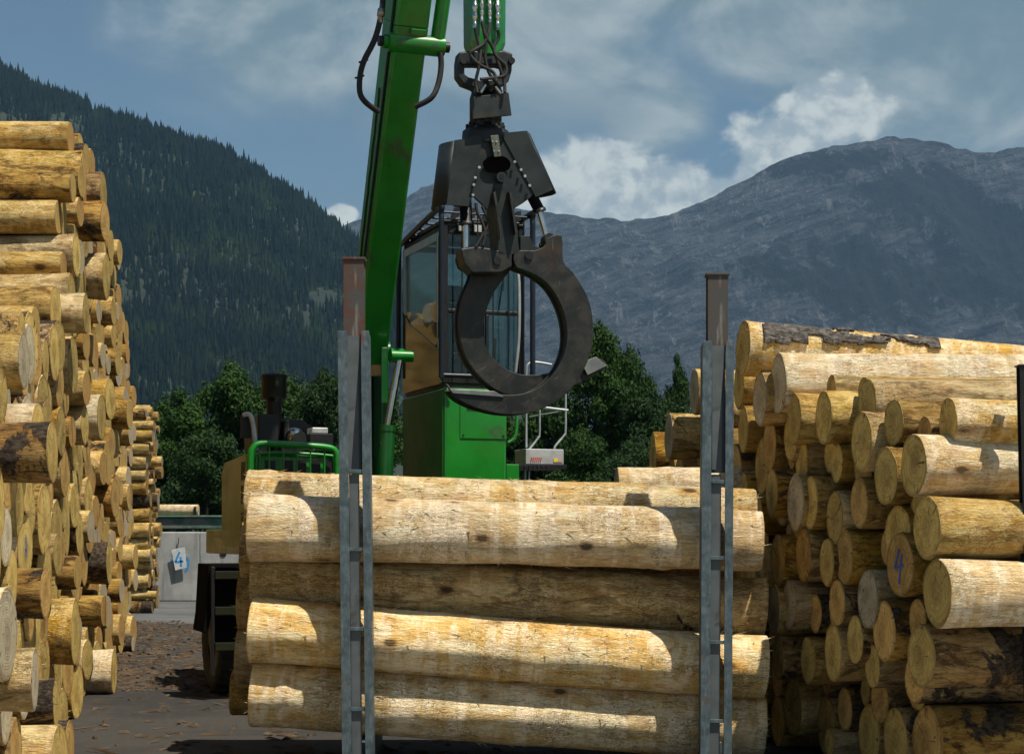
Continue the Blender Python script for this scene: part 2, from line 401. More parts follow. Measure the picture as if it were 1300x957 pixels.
ORD = ['zeroth','first','second','third','fourth','fifth','sixth','seventh','eighth','ninth','tenth','eleventh','twelfth','thirteenth','fourteenth','fifteenth','sixteenth','seventeenth','eighteenth','nineteenth','twentieth']
ORD += ['twenty-'+o for o in ORD[1:10]]+['thirtieth']+['thirty-'+o for o in ORD[1:10]]
TONE = {'white': 'cream-white', 'pale': 'pale yellow', 'honey': 'honey-brown', 'dark': 'dark half-barked'}

# ---- right-hand pile: the ends look left, towards the rack
DR = [(820, 19.6), (850, 18.5), (960, 15.0), (1180, 12.0), (1300, 10.9)]
def right_pt(px, py, back=0): return P(px, py, interp(px, DR)+back)
G_RIGHT = 'logs stacked in the right-hand pile'
right_logs = [ # px, py, h(px), tone, cut, protrusion bonus, label
 (988, 487, 75, 'white', 1, 0, 'long cream log lying just under the bark-striped topmost log of the right pile'),
 (965, 506, 66, 'pale', 1, 0, 'log with a narrow pale end left of and below the long cream upper log'),
 (945, 511, 60, 'honey', 0, .2, 'shaded yellow log end directly below the bark-striped topmost log'),
 (1008, 532, 64, 'pale', 0, 0, None), (1046, 530, 66, 'pale', 0, 0, None), (1085, 512, 62, 'pale', 0, .1, None),
 (1094, 560, 73, 'pale', 0, 0, None), (1160, 536, 62, 'white', 0, .25, 'bright-sided log just below the long cream one, far right of the pile'),
 (1160, 590, 75, 'white', 0, 0, 'uppermost of the four thick logs whose sides show at the right edge'),
 (1125, 604, 72, 'honey', 0, 0, None),
 (1177, 670, 78, 'pale', 0, 0, 'second from top of the four thick logs whose sides show at the right edge'),
 (1190, 752, 83, 'white', 0, 0, 'third from top of four thick right-edge logs, smooth pale trunk, torn-fibre end'),
 (1170, 833, 76, 'dark', 0, 0, 'lowest of the four thick right-edge logs, shaggy with scraps of bark'),
 (1143, 717, 80, 'honey', 2, 0, 'log whose shaded orange end carries a blue painted number 4'),
 (1124, 681, 80, 'honey', 0, .1, None), (1146, 641, 68, 'honey', 0, .15, None), (1091, 639, 62, 'honey', 2, 0, None),
 (1060, 657, 66, 'pale', 0, 0, None), (1029, 638, 66, 'honey', 0, 0, None), (1010, 638, 70, 'pale', 1, 0, None),
 (1072, 707, 68, 'honey', 2, 0, None), (1050, 713, 60, 'honey', 0, 0, None), (1020, 705, 64, 'honey', 2, 0, None),
 (988, 711, 66, 'honey', 0, 0, None), (997, 664, 40, 'honey', 0, .1, None), (980, 626, 60, 'honey', 0, 0, None),
 (1063, 765, 58, 'honey', 2, 0, None), (1102, 760, 72, 'pale', 1, 0, None), (1123, 801, 74, 'dark', 2, 0, None),
 (1086, 812, 60, 'honey', 0, 0, None), (1100, 846, 54, 'honey', 0, .05, None), (1058, 829, 70, 'pale', 0, 0, None), (1026, 838, 58, 'honey', 0, 0, None),
 (988, 834, 55, 'honey', 0, 0, None), (982, 774, 62, 'pale', 1, 0, None), (1001, 768, 62, 'pale', 1, 0, None), (1020, 779, 48, 'dark', 2, .1, None),
 (1145, 862, 60, 'dark', 2, .1, None), (989, 556, 56, 'honey', 0, .1, None), (1003, 586, 56, 'honey', 0, .1, None), (1047, 588, 48, 'honey', 0, .1, None), (1080, 592, 60, 'honey', 0, .1, None),
 (882, 498, 57, 'pale', 1, 0, 'highest log end left of the right steel post, pale and tall'),
 (868, 554, 57, 'pale', 1, -.15, None), (856, 556, 80, 'pale', 0, .25, None), (829, 579, 58, 'honey', 0, 0, 'leftmost log end of the right-hand pile, shaded yellow-brown'),
 (851, 610, 60, 'honey', 0, .1, None), (881, 600, 56, 'honey', 0, .1, None), (832, 640, 55, 'honey', 0, .1, None),
 (905, 520, 56, 'pale', 0, .1, None), (925, 490, 56, 'pale', 0, .1, None), (905, 565, 58, 'honey', 0, .1, None), (930, 545, 58, 'honey', 0, .1, None),
]
circ = []   # (s, z, r) : s = depth
placed_right = []
circ.append((15.0, right_pt(943, 444).z, .235))
for px, py, h, mk, cut, back, lab in right_logs:
    D = interp(px, DR); r = h/2*D/F*.985
    c = right_pt(px, py); placed_right.append([c, r, mk, cut, back, lab, px]); circ.append((D, c.z, r))
def top_right(D):
    # pile outline seen from the ends: height over depth
    return interp(D, [(10.9, 2.05), (12, 2.5), (13.2, 3.0), (14.2, 3.15), (15.2, 3.3), (16.5, 3.2), (18.2, 3.1), (19, 2.7), (19.8, 2.0), (20.6, 1.1)])
rg = random.Random(11)
def fill(circ, dmin, dmax, topf, sizes, tries, rgen, tol=.93):
    out = []
    for r in sizes:
        for _ in range(tries):
            s_ = rgen.uniform(dmin, dmax); z_ = rgen.uniform(r, max(r+.01, topf(s_)-r))
            if all((s_-a)**2+(z_-b)**2 > ((r+q)*tol)**2 for a, b, q in circ):
                circ.append((s_, z_, r)); out.append((s_, z_, r))
    return out
inv = [(a, b) for b, a in DR][::-1]
for s_, z_, r in fill(circ, 12.35, 20.3, top_right, (.24, .22, .20, .18, .165, .15, .13, .11), 5000, rg, .965):
    px = interp(s_, inv)
    y = 685-(z_-1.8)*F/s_
    if y-r*F/s_ > 985: continue
    placed_right.append([Vector(((px-650)*s_/F, s_, z_)), r, rg.choice(['honey', 'honey', 'pale', 'dark']), rg.choice([0, 0, 2, 2]), rg.uniform(.08, .32), None, px])
# rank labels per column
cols = {}
for k, e in enumerate(placed_right): cols.setdefault(int((e[0].y-10.8)/.55), []).append(k)
rootA = root4 = rootM = None
for ci, ks in cols.items():
    ks.sort(key=lambda k: placed_right[k][0].z)
    for row, k in enumerate(ks):
        c, r, mk, cut, back, lab, px = placed_right[k]
        th = interp(px, [(830, 5), (960, 5.5), (1060, 8), (1180, 11.5)])+rg.uniform(-1.5, 1.5)
        if lab and 'long cream' in lab: th = 6.5
        th = R(th)
        d = Vector((math.cos(th), math.sin(th), 0)); f = c+d*back
        pitch = R(rg.uniform(-.4, .4))
        L = rg.uniform(3.8, 4.2)
        if not lab:
            big = 'thick ' if r > .235 else ('thin ' if r < .17 else '')
            lab = f'{big}{TONE[mk]} log, {ORD[row+1]} up, {ORD[ci+1]} column from right pile\'s near end'
        o = add_log(f, th, r, L, mk, pitch, cut=cut, label=lab, group=G_RIGHT)
        if 'number 4' in lab: root4 = (o, r)

def strokes(name, parent, segs, w, mat, xoff=-.014):
    """flat painted strokes on a sawn end; segs in the end's own upright (right, up) metres, converted to local y/z"""
    s = MB(); Mw = parent.matrix_world; Mi = Mw.inverted()
    ax = (Mw.to_3x3() @ Vector((1,0,0))).normalized(); up = Vector((0,0,1)); up = (up-ax*up.dot(ax)).normalized(); rt = ax.cross(up)
    if rt.dot(Vector((0,1,0))) > 0 and ax.x > 0: rt = -rt
    if ax.x < 0 and rt.dot(Vector((0,1,0))) < 0: rt = -rt
    for (a, b), (c, d) in segs:
        p0 = Vector(parent.location)+rt*a+up*b+ax*xoff; p1 = Vector(parent.location)+rt*c+up*d+ax*xoff
        dd = (p1-p0).normalized(); nn = dd.cross(ax)*w/2
        b4 = [p0-nn-dd*w*.3, p1-nn+dd*w*.3, p1+nn+dd*w*.3, p0+nn-dd*w*.3]
        s.hexa([Mi @ q for q in b4], [Mi @ (q+ax*.004) for q in b4])
    return s.build(name, mat, parent)
if root4:
    o, r = root4
    # near side of the end face is towards the viewer: "4" reads with its stroke order along the face
    strokes('painted_number', o, [((.0, .11), (-.07, -.02)), ((-.07, -.02), (.07, -.005)), ((.045, .07), (.0, -.13))], .016, M_BLUE)

# ---- left-hand pile: ends look right
def lx_face(Y): return -3.16-.186*(Y-10.9)
def top_left(Y):
    return interp(Y, [(10.2, 2.7), (10.9, 3.0), (13, 3.5), (14.9, 3.75), (15.6, 4.05), (16.4, 4.2), (17.0, 4.9), (17.5, 5.6), (18.2, 6.1), (20, 6.3), (22, 6.6), (23.4, 6.5), (24.6, 6.3), (26, 6.2), (28, 6.0), (31, 5.9), (33, 5.7), (34.5, 5.0), (35.5, 3.5)])
rg = random.Random(23)
circL = []; grid = {}
def near_(s_, z_, rr):
    out = []
    for i in range(int((s_-rr)/.6)-1, int((s_+rr)/.6)+2):
        out += grid.get(i, [])
    return out
def drop(s_, r):
    z = r
    for a, b, q in sorted(near_(s_, 0, r+.3), key=lambda c: c[1]):
        dx = abs(a-s_)
        if dx < (r+q)*1.02:
            z2 = b+math.sqrt(((r+q)*1.02)**2-dx*dx)
            z = max(z, z2)
    return z
fails = 0
while fails < 260:
    r = min(.27, max(.13, rg.gauss(.205, .035)))
    best = None
    for _ in range(7):
        s_ = rg.uniform(10.3, 35.3); z = drop(s_, r)
        if z+r > top_left(s_)+.06: continue
        sc_ = z/top_left(s_)
        if best is None or sc_ < best[0]: best = (sc_, s_, z)
    if best is None: fails += 1; continue
    _, s_, z = best; circL.append((s_, z, r)); grid.setdefault(int(s_/.6), []).append((s_, z, r))
print('left pile circles', len(circL))
G_LEFT = 'logs stacked in the tall left-hand pile'
NL = 205
vis = []
for s_, z, r in circL:
    y = 685-(z-1.8)*F/s_
    if y-r*F/s_ > 975: continue
    vis.append((s_, z, r, y))
# score: apparent size; logs near the top outline show their sides too
vis.sort(key=lambda e: -(e[2]*F/e[0]))
ind = vis[:NL]; rest = vis[NL:]
# logs of the stepped top and the edge against the mountain always individual
cols = {}
for e in ind: cols.setdefault(int((e[0]-10.3)/.55), []).append(e)
left_big = None
marks = []
for ci, es in cols.items():
    es.sort(key=lambda e: e[1])
    ntop = len([e for e in vis if int((e[0]-10.3)/.55) == ci])
    allc = sorted([e[1] for e in vis if int((e[0]-10.3)/.55) == ci])
    for e in es:
        s_, z, r, y = e; row = allc.index(z)
        prot = rg.gauss(0, .05)+(.25 if rg.random() < .08 else 0)-(.25 if rg.random() < .12 else 0)
        yaw = R(rg.gauss(0, 2.2)+3.5); mk = rg.choice(['white', 'pale', 'pale', 'honey', 'dark', 'dark']) 
        if z > top_left(s_)-.7: mk = rg.choice(['white', 'pale', 'pale', 'honey', 'dark', 'dark'])
        cut = 1 if (s_ < 13.5 and rg.random() < .35) else rg.choice([0, 0, 0, 2])
        size = 'thick ' if r > .235 else ('thin ' if r < .17 else '')
        fl = ' jutting out' if prot > .15 else (' set back' if prot < -.15 else '')
        lab = f'{size}{TONE[mk]} log{fl}, {ORD[row+1]} up, {ORD[ci+1]} column from left pile\'s near end'
        o = add_log(Vector((lx_face(s_)+prot, s_, z)), yaw, r, rg.uniform(3.8, 4.2), mk, R(rg.uniform(-.5, .5)), flip=True, cut=cut, label=lab, group=G_LEFT)
        marks.append((o, s_, z, r, y))
def nearest(px, py):
    return min(marks, key=lambda m: (650+F*m[0].location.x/m[1]-px)**2+(m[4]-py)**2)
g = nearest(46, 418); strokes('painted_mark', g[0], [((-.05, .08), (-.02, .02)), ((-.02, .08), (-.05, .0))], .035, M_GREENMARK, -.012)
g = nearest(18, 690); strokes('painted_mark', g[0], [((0, .08), (0, -.06)), ((-.02, .0), (.02, -.02))], .012, M_BLUE, -.012)

def bulk_logs(name, items, label, group=None):
    """items: (x_end, y, z, r, length, tilt) -- trunks run towards -x; merged"""
    s = MB(); n = 14
    for (x, y, z, r, L, yw, k) in items:
        vs = []
        xs = [0, .03, L*.25, L*.5, L]
        for q, xx in enumerate(xs):
            for j in range(n):
                a = 2*math.pi*j/n
                rr = r*(1-.1*xx/L)*(1+.05*noise.noise(Vector((xx*1.3+x*7, math.cos(a)+z*3, math.sin(a)+y))))*(.97 if q == 0 else 1)
                vs.append((x-xx*math.cos(yw), y-xx*math.sin(yw)+rr*math.cos(a), z+rr*math.sin(a)))
        fs = [(i*n+j, (i+1)*n+j, (i+1)*n+(j+1)%n, i*n+(j+1)%n) for i in range(len(xs)-1) for j in range(n)]
        s.add(vs, [f for f in fs], True, k % 4); s.add(vs[:n], [list(range(n))], False, 4+k % 3)
    o = s.build(name, [LOGM['pale'], LOGM['honey'], LOGM['pale'], LOGM['dark']]+CUTM, None)
    return tag(o, label, 'logs', group, 'stuff')
bulk_logs('log_pile', [(lx_face(s_)+rg.gauss(0, .09)+(.18 if rg.random() < .06 else 0), s_, z, r, 4, R(rg.gauss(3, 2)), rg.randrange(12)) for s_, z, r, y in rest],
          'far end of the tall left-hand log pile, many yellow sawn ends')
# second pile, farther off
grid = {}; it = []; fails = 0
tl2 = lambda Y: interp(Y, [(43, 5.0), (45, 5.25), (49, 5.0), (50, 4.2)])
while fails < 150:
    r = rg.uniform(.10, .19); best = None
    for _ in range(6):
        s_ = rg.uniform(43, 50); z = drop(s_, r)
        if z+r > tl2(s_): continue
        if best is None or z < best[0]: best = (z, s_)
    if best is None: fails += 1; continue
    z, s_ = best; grid.setdefault(int(s_/.6), []).append((s_, z, r))
    it.append(((190-650)/F*44.5-.20*(s_-44.5)+rg.gauss(0, .12), s_, z, r, 4, R(rg.gauss(0, 2)), rg.randrange(12)))
bulk_logs('distant_log_pile', it, 'distant pile of thin logs seen past the left pile')
print('bulk2', len(it))

# ---- the rack in front: stout peeled logs lying across the view
G_RACK = 'stout peeled logs held by the steel posts'
def rack_log(x0, y0, x1, y1, h0, h1, D, mk, label, proto, D1=None, roll=0):
    a = P(x0, y0, D); b = P(x1, y1, D1 or D); d = b-a; L = d.length
    r = (h0+h1)/4*D/F
    me, ring = trunk_mesh('trunk', 200+proto*3, 16, 110, 64, 170, .10-(h1-h0)/h0*1.0 if False else (1-h1/h0), mats=[LOGM[mk], CUTM[0]], rough=.35, flen=.12)
    root = bpy.data.objects.new('log', None); COL.objects.link(root)
    yaw = math.atan2(d.y, d.x); pitch = -math.asin(d.z/L); r0 = h0/2*D/F
    root.matrix_world = Matrix.Translation(a) @ Matrix.Rotation(yaw, 4, 'Z') @ Matrix.Rotation(pitch, 4, 'Y') @ Matrix.Rotation(roll, 4, 'X') @ Matrix.Diagonal((L/LL, r0/LR, r0/LR, 1))
    t = bpy.data.objects.new('trunk', me); COL.objects.link(t); t.parent = root
    e = bpy.data.objects.new('sawn_end', cut_mesh('sawn_end', ring, CUTM[0], proto)); COL.objects.link(e); e.parent = root
    tag(root, label, 'log', G_RACK); return root
rack_log(316, 640, 956, 658, 86, 80, 14.64, 'white', 'topmost rack log, cream and peeled, with a splintered left end', 0)
rack_log(319, 669.5, 965, 687, 83, 78, 14.14, 'white', 'second rack log from the top, white bast streaks on its lit upper side', 1, roll=1)
rack_log(322, 736, 970, 771, 72, 75, 14.42, 'pale', 'third rack log from the top, mostly shaded, brown scarred patches near its middle', 2, roll=2)
rack_log(320, 798.5, 971, 847, 79, 80, 14.16, 'white', 'fourth rack log from the top, pale, brightly lit upper half', 3, roll=3)
rack_log(322, 879, 968, 924, 82, 82, 14.28, 'white', 'fifth rack log from the top, at the very bottom of the picture', 4, roll=4)
# bark strip on the topmost log
if True:
    o = rack_log(943, 443, 1345, 463, 68, 40, 15.0, 'white', 'topmost log of the right pile, tapering, with a long grey strip of bark left on', 21, D1=15.35)
    o['group'] = G_RIGHT; r, L = 34*15/F, (P(1345,463,15.35)-P(943,443,15)).length; s = MB(); rg2 = random.Random(5)
    Mi = o.matrix_world.inverted()
    nx, na = 150, 44; vs = []; fs = []; 
    for i in range(nx+1):
        x = .12+i*.0104
        for j in range(na+1):
            a = -1.5+j*(1.5/na)     # measured from facing camera upwards
            vs.append((x, a))
    keep = lambda x, a: noise.noise(Vector((x*2.3, a*2.0, 3.3)))*.5+noise.noise(Vector((x*9, a*6, 1.3)))*.30+noise.noise(Vector((x*28, a*17, 2.3)))*.14+.30-abs(a+.62)*1.1-max(0, x-.55)*.15 + (.35 if x < .5 else 0)*(1-abs(a+.55)*1.2) > 0
    pts = []
    for x, a in vs:
        rr = r*(1-.41*x/L)+.014*math.exp(-x*3)+.018+.006*noise.noise(Vector((x*14, a*14, 0)))
        # world axes: around the log axis; a=0 faces camera (-y), a=-pi/2 top
        w = o.matrix_world.to_3x3() @ Vector((1,0,0)); w.normalize()
        side = Vector((w.y, -w.x, 0)).normalized(); up = w.cross(side); up = up if up.z > 0 else -up
        pts.append(Mi @ (Vector(o.location)+w*x+(side*math.cos(a)+up*math.sin(-a))*rr))
    for i in range(nx):
        for j in range(na):
            q = [i*(na+1)+j, i*(na+1)+j+1, (i+1)*(na+1)+j+1, (i+1)*(na+1)+j]
            if keep((vs[q[0]][0]+vs[q[2]][0])/2, (vs[q[0]][1]+vs[q[2]][1])/2): fs.append(q)
    s.add(pts, fs)
    tb = NT('grey_bark'); cc = tb.coords(); n = tb.noise(tb.vmath('MULTIPLY', cc, (14, 30, 30)), 1., 5, .7, .8)
    tb.bsdf(tb.mix(tb.ss(n, .4, .65), (.035,.03,.026), (.17,.15,.13)), .9, 0, tb.bump(n, 1., .02))
    bo = s.build('bark_strip', tb.m, o); tag(bo, 'long grey scaly strip of bark')
    sd = bo.modifiers.new('solid', 'SOLIDIFY'); sd.thickness = .02; sd.offset = 0
# back row: only their ragged left ends and one raised end show
for i, (x0, y0, x1, y1, h, D, lab) in enumerate([
    (310, 700, 930, 712, 76, 15.12, 'rack log behind, ragged left end peeping out beside the second front log'),
    (306, 762, 930, 780, 76, 15.12, 'rack log behind, brown ragged left end beside the third front log'),
    (304, 836, 935, 850, 80, 15.08, 'rack log behind, ragged left end beside the fourth front log'),
    (296, 878, 930, 905, 56, 15.1, 'short pale log stub poking out lowest left of the rack')]):
    rack_log(x0, y0, x1, y1, h, h*.95, D, 'pale', lab, 5+i, roll=i)
e = add_log(P(783, 622, 16.2), R(3), .205, 3.6, 'white', 0, cut=1, label='pale log end poking up behind the rack, below the small trees', group=None)

# ------------------------------------------------------------------ steel posts
def post(x, ytop_in, ytop, x_tilt, label, rungs, seed, xr=None):
    """x = centre px of the post at the flange top; D = 13.75"""
    D = 13.72; k = D/F
    base = Vector(((x-650)*k, D, 0))
    root = empty('steel_post', base, 0, label, 'post', 'steel posts of the log rack')
    z = lambda py: EYE+(HY-py)*k
    X = lambda px: (px-x)*k
    zt = z(ytop); zi = z(ytop_in)
    # front channels: left and right galvanised uprights, each a U open to the centre
    for nm, a, b in (('upright', -20, -8), ('upright', 9.5, 20)):
        s = MB(); dx = x_tilt*k
        def q(px_, y, zz, tt): return Vector((X(x+px_)+dx*(1-tt), y, zz))
        # broad face plate + inner return plate
        s.hexa([q(a, -.004, 0, 0), q(b, -.004, 0, 0), q(b, .012, 0, 0), q(a, .012, 0, 0)], [q(a, -.004, zt, 1), q(b, -.004, zt, 1), q(b, .012, zt, 1), q(a, .012, zt, 1)])
        c0 = a if a < 0 else b-1.6
        s.hexa([q(c0, .0125, 0, 0), q(c0+1.6, .0125, 0, 0), q(c0+1.6, .15, 0, 0), q(c0, .15, 0, 0)], [q(c0, .0125, zt-.01, 1), q(c0+1.6, .0125, zt-.01, 1), q(c0+1.6, .15, zt-.03, 1), q(c0, .15, zt-.03, 1)])
        s.build(nm, M_GALV, root, .002)
    # inner I-section, running up beyond the uprights
    s = MB(); w = 13*k
    zj = z(ytop+10)
    s.box(-w, w, .02, .032, zj, zi-.012); s.box(-.006, .006, .0325, .15, zj, zi-.012); s.box(-w, w, .1505, .162, zj, zi-.012)
    inner = s.build('inner_beam', (M_RUST if seed == 1 else M_RUST2), root, .002)
    s = MB(); s.box(-8.4*k, 9.2*k, .021, .031, z(600), zj-.002); s.build('shaded_web', M_WEB_SHADE, root, .001)  # web below the joint, coloured dark for the shade between the uprights
    s = MB(); s.box(-w-.012, w+.012, .008, .174, zi-.011, zi+.006); s.build('cap_plate', (M_RUST if seed == 1 else M_RUST2), root, .002)
    # web plate: lit part of its diagonal shading built as a wedge, narrower web below
    s = MB(); s.prism([(X(x-7.8), z(ytop+6)), (X(x+8.8), z(ytop+6)), (X(x-3), z(596)), (X(x-7.8), z(596))], .012, .0195); s.build('lit_web_wedge', M_POSTGREY, root, .001)
    s = MB(); sx = x_tilt*k
    s.hexa([Vector((X(x-7.8)+sx, .03, .0)), Vector((X(x+5.2)+sx, .03, .0)), Vector((X(x+5.2)+sx, .042, .0)), Vector((X(x-7.8)+sx, .042, .0))], [Vector((X(x-7.8)+sx*.3, .03, z(602))), Vector((X(x+5.2)+sx*.3, .03, z(602))), Vector((X(x+5.2)+sx*.3, .042, z(602))), Vector((X(x-7.8)+sx*.3, .042, z(602)))])
    s.build('web_plate', M_POSTGREY, root, .001)
    for ry in rungs:
        f = (ry-ytop)/(1021-ytop); ox = X(x+x_tilt*f)
        s = MB(); s.box(ox+X(x-8), ox+X(x+9.6), .004, .029, z(ry)-.014, z(ry)+.014); s.build('rung', M_GALV, root, .002)
    s = MB(); s.box(X(x-24)+sx, X(x+24)+sx, -.03, .22, .0, .02); s.box(X(x-12)+sx, X(x+12)+sx, .221, 1.6, .01, .2)
    s.build('foot_beam', M_GALV, root, .003)
    return root
post(448.5, 327, 420, 6, 'left steel rack post with a rust-brown top, in front of the logs', (598, 697, 798, 900), 1)
post(912, 347, 433, -3, 'right steel rack post with a capped grey top, in front of the logs', (611, 708, 815, 915), 2)
# dark post at the right border
r3 = empty('steel_post', P(1311, 1021, 12), 0, 'dark steel post cut by the right edge of the picture', 'post')
r3.location.z = 0; r3.rotation_euler = (0, -.022, 0)
s = MB(); k = 12/F; zt = EYE+(HY-465)*k
s.box(-.03, .03, -.03, -.02, 0, zt); s.box(-.006, .006, -.0195, .05, 0, zt); s.box(-.03, .03, .0505, .06, 0, zt); s.build('upright', M_BLACK, r3, .002)
s = MB(); s.box(-.04, .04, -.04, .07, zt+.0005, zt+.012); s.build('cap_plate', M_BLACK, r3, .002)

# ------------------------------------------------------------------ log handler (green machine)
G20 = R(20); cg, sg = math.cos(G20), math.sin(G20)
OX, OY = -.845, 21.5
def LY(px, py, ly):      # pixel -> local point on plane y=ly
    u = (px-650)/F
    lx = (u*(OY+cg*ly)-OX+sg*ly)/(cg-u*sg)
    Y = OY+sg*lx+cg*ly
    return Vector((lx, ly, EYE+(HY-py)*Y/F))
def LX(px, py, lx):      # pixel -> local point on plane x=lx
    u = (px-650)/F
    ly = (u*(OY+sg*lx)-OX-cg*lx)/(-sg-u*cg)
    Y = OY+sg*lx+cg*ly
    return Vector((lx, ly, EYE+(HY-py)*Y/F))
mach = empty('log_handler', (OX, OY, 0), G20, 'green wheeled log-loading crane machine with raised black-framed cab, behind the rack', 'loader')
bx = lambda s, x0, x1, y0, y1, z0, z1: s.box(x0, x1, y0, y1, z0, z1)
# cab dimensions
CW = 1.06; CD = 1.66; ZF = LY(562, 486, 0).z; ZR = LY(562, 283, 0).z; ZG = LY(562, 270, 0).z
cab = bpy.data.objects.new('cab', None); COL.objects.link(cab); cab.parent = mach
# frame posts and beams of the cab
s = MB()
pw = .07
for x in (0, CW-pw):
    for y in (0, CD-pw): s.box(x, x+pw, y, y+pw, ZF, ZR)
s.box(pw+.002, CW-pw-.002, .004, pw-.004, ZF, ZF+.10); s.box(pw+.002, CW-pw-.002, .004, pw-.004, ZR-.12, ZR-.02)
s.box(pw+.002, CW-pw-.002, .006, pw-.006, ZF+.86, ZF+.91)
s.box(.56, .60, .008, pw-.01, ZF+.102, ZF+.858)
s.box(pw+.002, CW-pw-.002, CD-pw+.004, CD-.004, ZF, ZF+.9); s.box(pw+.002, CW-pw-.002, CD-pw+.004, CD-.004, ZR-.1, ZR-.02)
for x in (.004, CW-pw+.004):
    s.box(x, x+pw-.008, pw+.002, CD-pw-.002, ZF, ZF+.06); s.box(x, x+pw-.008, pw+.002, CD-pw-.002, ZR-.09, ZR-.02)
s.build('cab_frame', M_BLACK, cab, .01)
s = MB(); s.box(-.01, CW+.01, -.02, CD+.02, ZR, ZR+.05); s.box(.1, CW-.1, .1, CD-.5, ZR+.0505, ZR+.10); s.build('cab_roof', M_BLACK, cab, .02)
s = MB(); s.box(.02, CW-.02, .02, CD-.02, ZF-.05, ZF-.002); s.build('cab_floor', M_BLACK, cab)
# windows
s = MB(); s.box(pw+.001, .559, .03, .036, ZF+.101, ZF+.859); s.box(.601, CW-pw-.001, .03, .036, ZF+.101, ZF+.859); s.build('lower_windscreen', M_GLASS, cab)
s = MB(); s.box(pw+.001, CW-pw-.001, .03, .036, ZF+.911, ZR-.121); s.build('upper_windscreen', M_GLASS, cab)
s = MB(); s.box(CW-.045, CW-.039, pw+.003, CD-pw-.003, ZF+.061, ZR-.091); s.build('right_window', M_GLASS, cab)
s = MB(); s.box(pw+.003, CW-pw-.003, CD-.045, CD-.039, ZF+.901, ZR-.101); s.build('rear_window', M_GLASS, cab)
# left door: glossy lower panel with slanting upper edge, glass above
dz0, dz1 = ZF, ZR-.10; y0, y1 = .02, CD-.06
zc = ZF+(LX(545, 430, 0).z-LX(545, 484, 0).z)
s = MB()
def side_prism(s, poly, x0, x1):
    n = len(poly); vs = [(x0, y, z) for y, z in poly]+[(x1, y, z) for y, z in poly]
    s.add(vs, [list(range(n)), list(range(2*n-1, n-1, -1))]+[((i+1)%n, (i+1)%n+n, i+n, i) for i in range(n)])
side_prism(s, [(y0, dz0), (y1, dz0), (y1, ZF+1.05), (y1-.3, ZF+.85), (y0+.1, ZF+.42), (y0, ZF+.42)], -.03, -.004)
d = s.build('cab_door', M_ANTH, cab, .005)
s = MB()
side_prism(s, [(y0, ZF+.421), (y0+.09, ZF+.421), (y0+.09, dz1-.09), (y1-.1, dz1-.09), (y1-.1, ZF+1.0), (y1, ZF+1.052), (y1, dz1), (y0, dz1)][::-1], -.03, -.004)
s.build('door_frame', M_GALV_RAIL, d, .004)
s = MB(); s.box(-.02, -.014, y0+.091, y1-.101, ZF+.44, dz1-.091); s.build('door_window', M_GLASS, d)
s = MB(); s.box(-.045, -.031, y0+.02, y0+.05, ZF+.55, ZF+.75); s.build('door_handle', M_BLACK, d, .004)
s = MB(); s.tube(smooth_path([(-.035, y0+.045, ZF+.45), (-.045, y0+.045, ZF+.9), (-.045, y0+.045, dz1-.05)], 4), .014); s.build('door_edge_bar', M_WORN, d)
# seat inside
s = MB(); s.box(.3, .78, .75, 1.2, ZF+.35, ZF+.47); s.box(.3, .78, 1.2, 1.32, ZF+.47, ZF+1.15); s.box(.42, .66, 1.22, 1.30, ZF+1.16, ZF+1.38); s.box(.4, .68, .85, 1.15, ZF, ZF+.34)
s.build('operator_seat', M_BLACK, cab, .03)
s = MB(); s.tube([(.24, .5, ZF), (.24, .46, ZF+.62)], .02); s.tube([(.84, .5, ZF), (.84, .46, ZF+.62)], .02); s.box(.44, .64, .22, .32, ZF, ZF+.55); s.build('joystick_console', M_BLACK, cab)
# roof guard rails and bars
s = MB(); r = .035
fl = LY(558, 272, -.14); zt = ZG+.02
s.tube(smooth_path([(-.06, CD+.04, ZF+.2), (-.06, CD+.02, zt-.28), (-.06, CD-.12, zt-.16), (-.06, -.02, zt+.02), (-.06, -.13, zt-.06), (-.06, -.14, zt-.4), (-.06, -.14, ZF+.05)], 5), r, 10)
s.tube(smooth_path([(CW+.06, CD+.04, ZF+.2), (CW+.06, CD+.02, zt-.28), (CW+.06, CD-.12, zt-.16), (CW+.06, -.02, zt+.02), (CW+.06, -.13, zt-.06), (CW+.06, -.14, zt-.4), (CW+.06, -.14, ZF+.05)], 5), r, 10)
for q in range(6):
    y = -.04+q*.27; z = zt-.02-q*.028
    s.tube([(-.06, y, z), (CW+.06, y, z)], .014)
s.tube([(-.06, -.14, ZF+.08), (CW+.06, -.14, ZF+.08)], .03, 10)
s.build('cab_guard', simple('blueblack_tube', (.012,.018,.028), .35, .2), cab)
s = MB()
for q in range(5):
    x = .14+q*.2
    s.prism([(x-.05, zt-.12), (x+.06, zt-.06), (x+.06, zt+.06), (x+.02, zt+.05)], -.05, .06)
    s.tube([(x+.06, -.15, zt-.06), (x+.06, -.15, ZF+.1)], .010, 6)
s.build('guard_bars', M_BLACK, cab, .003)
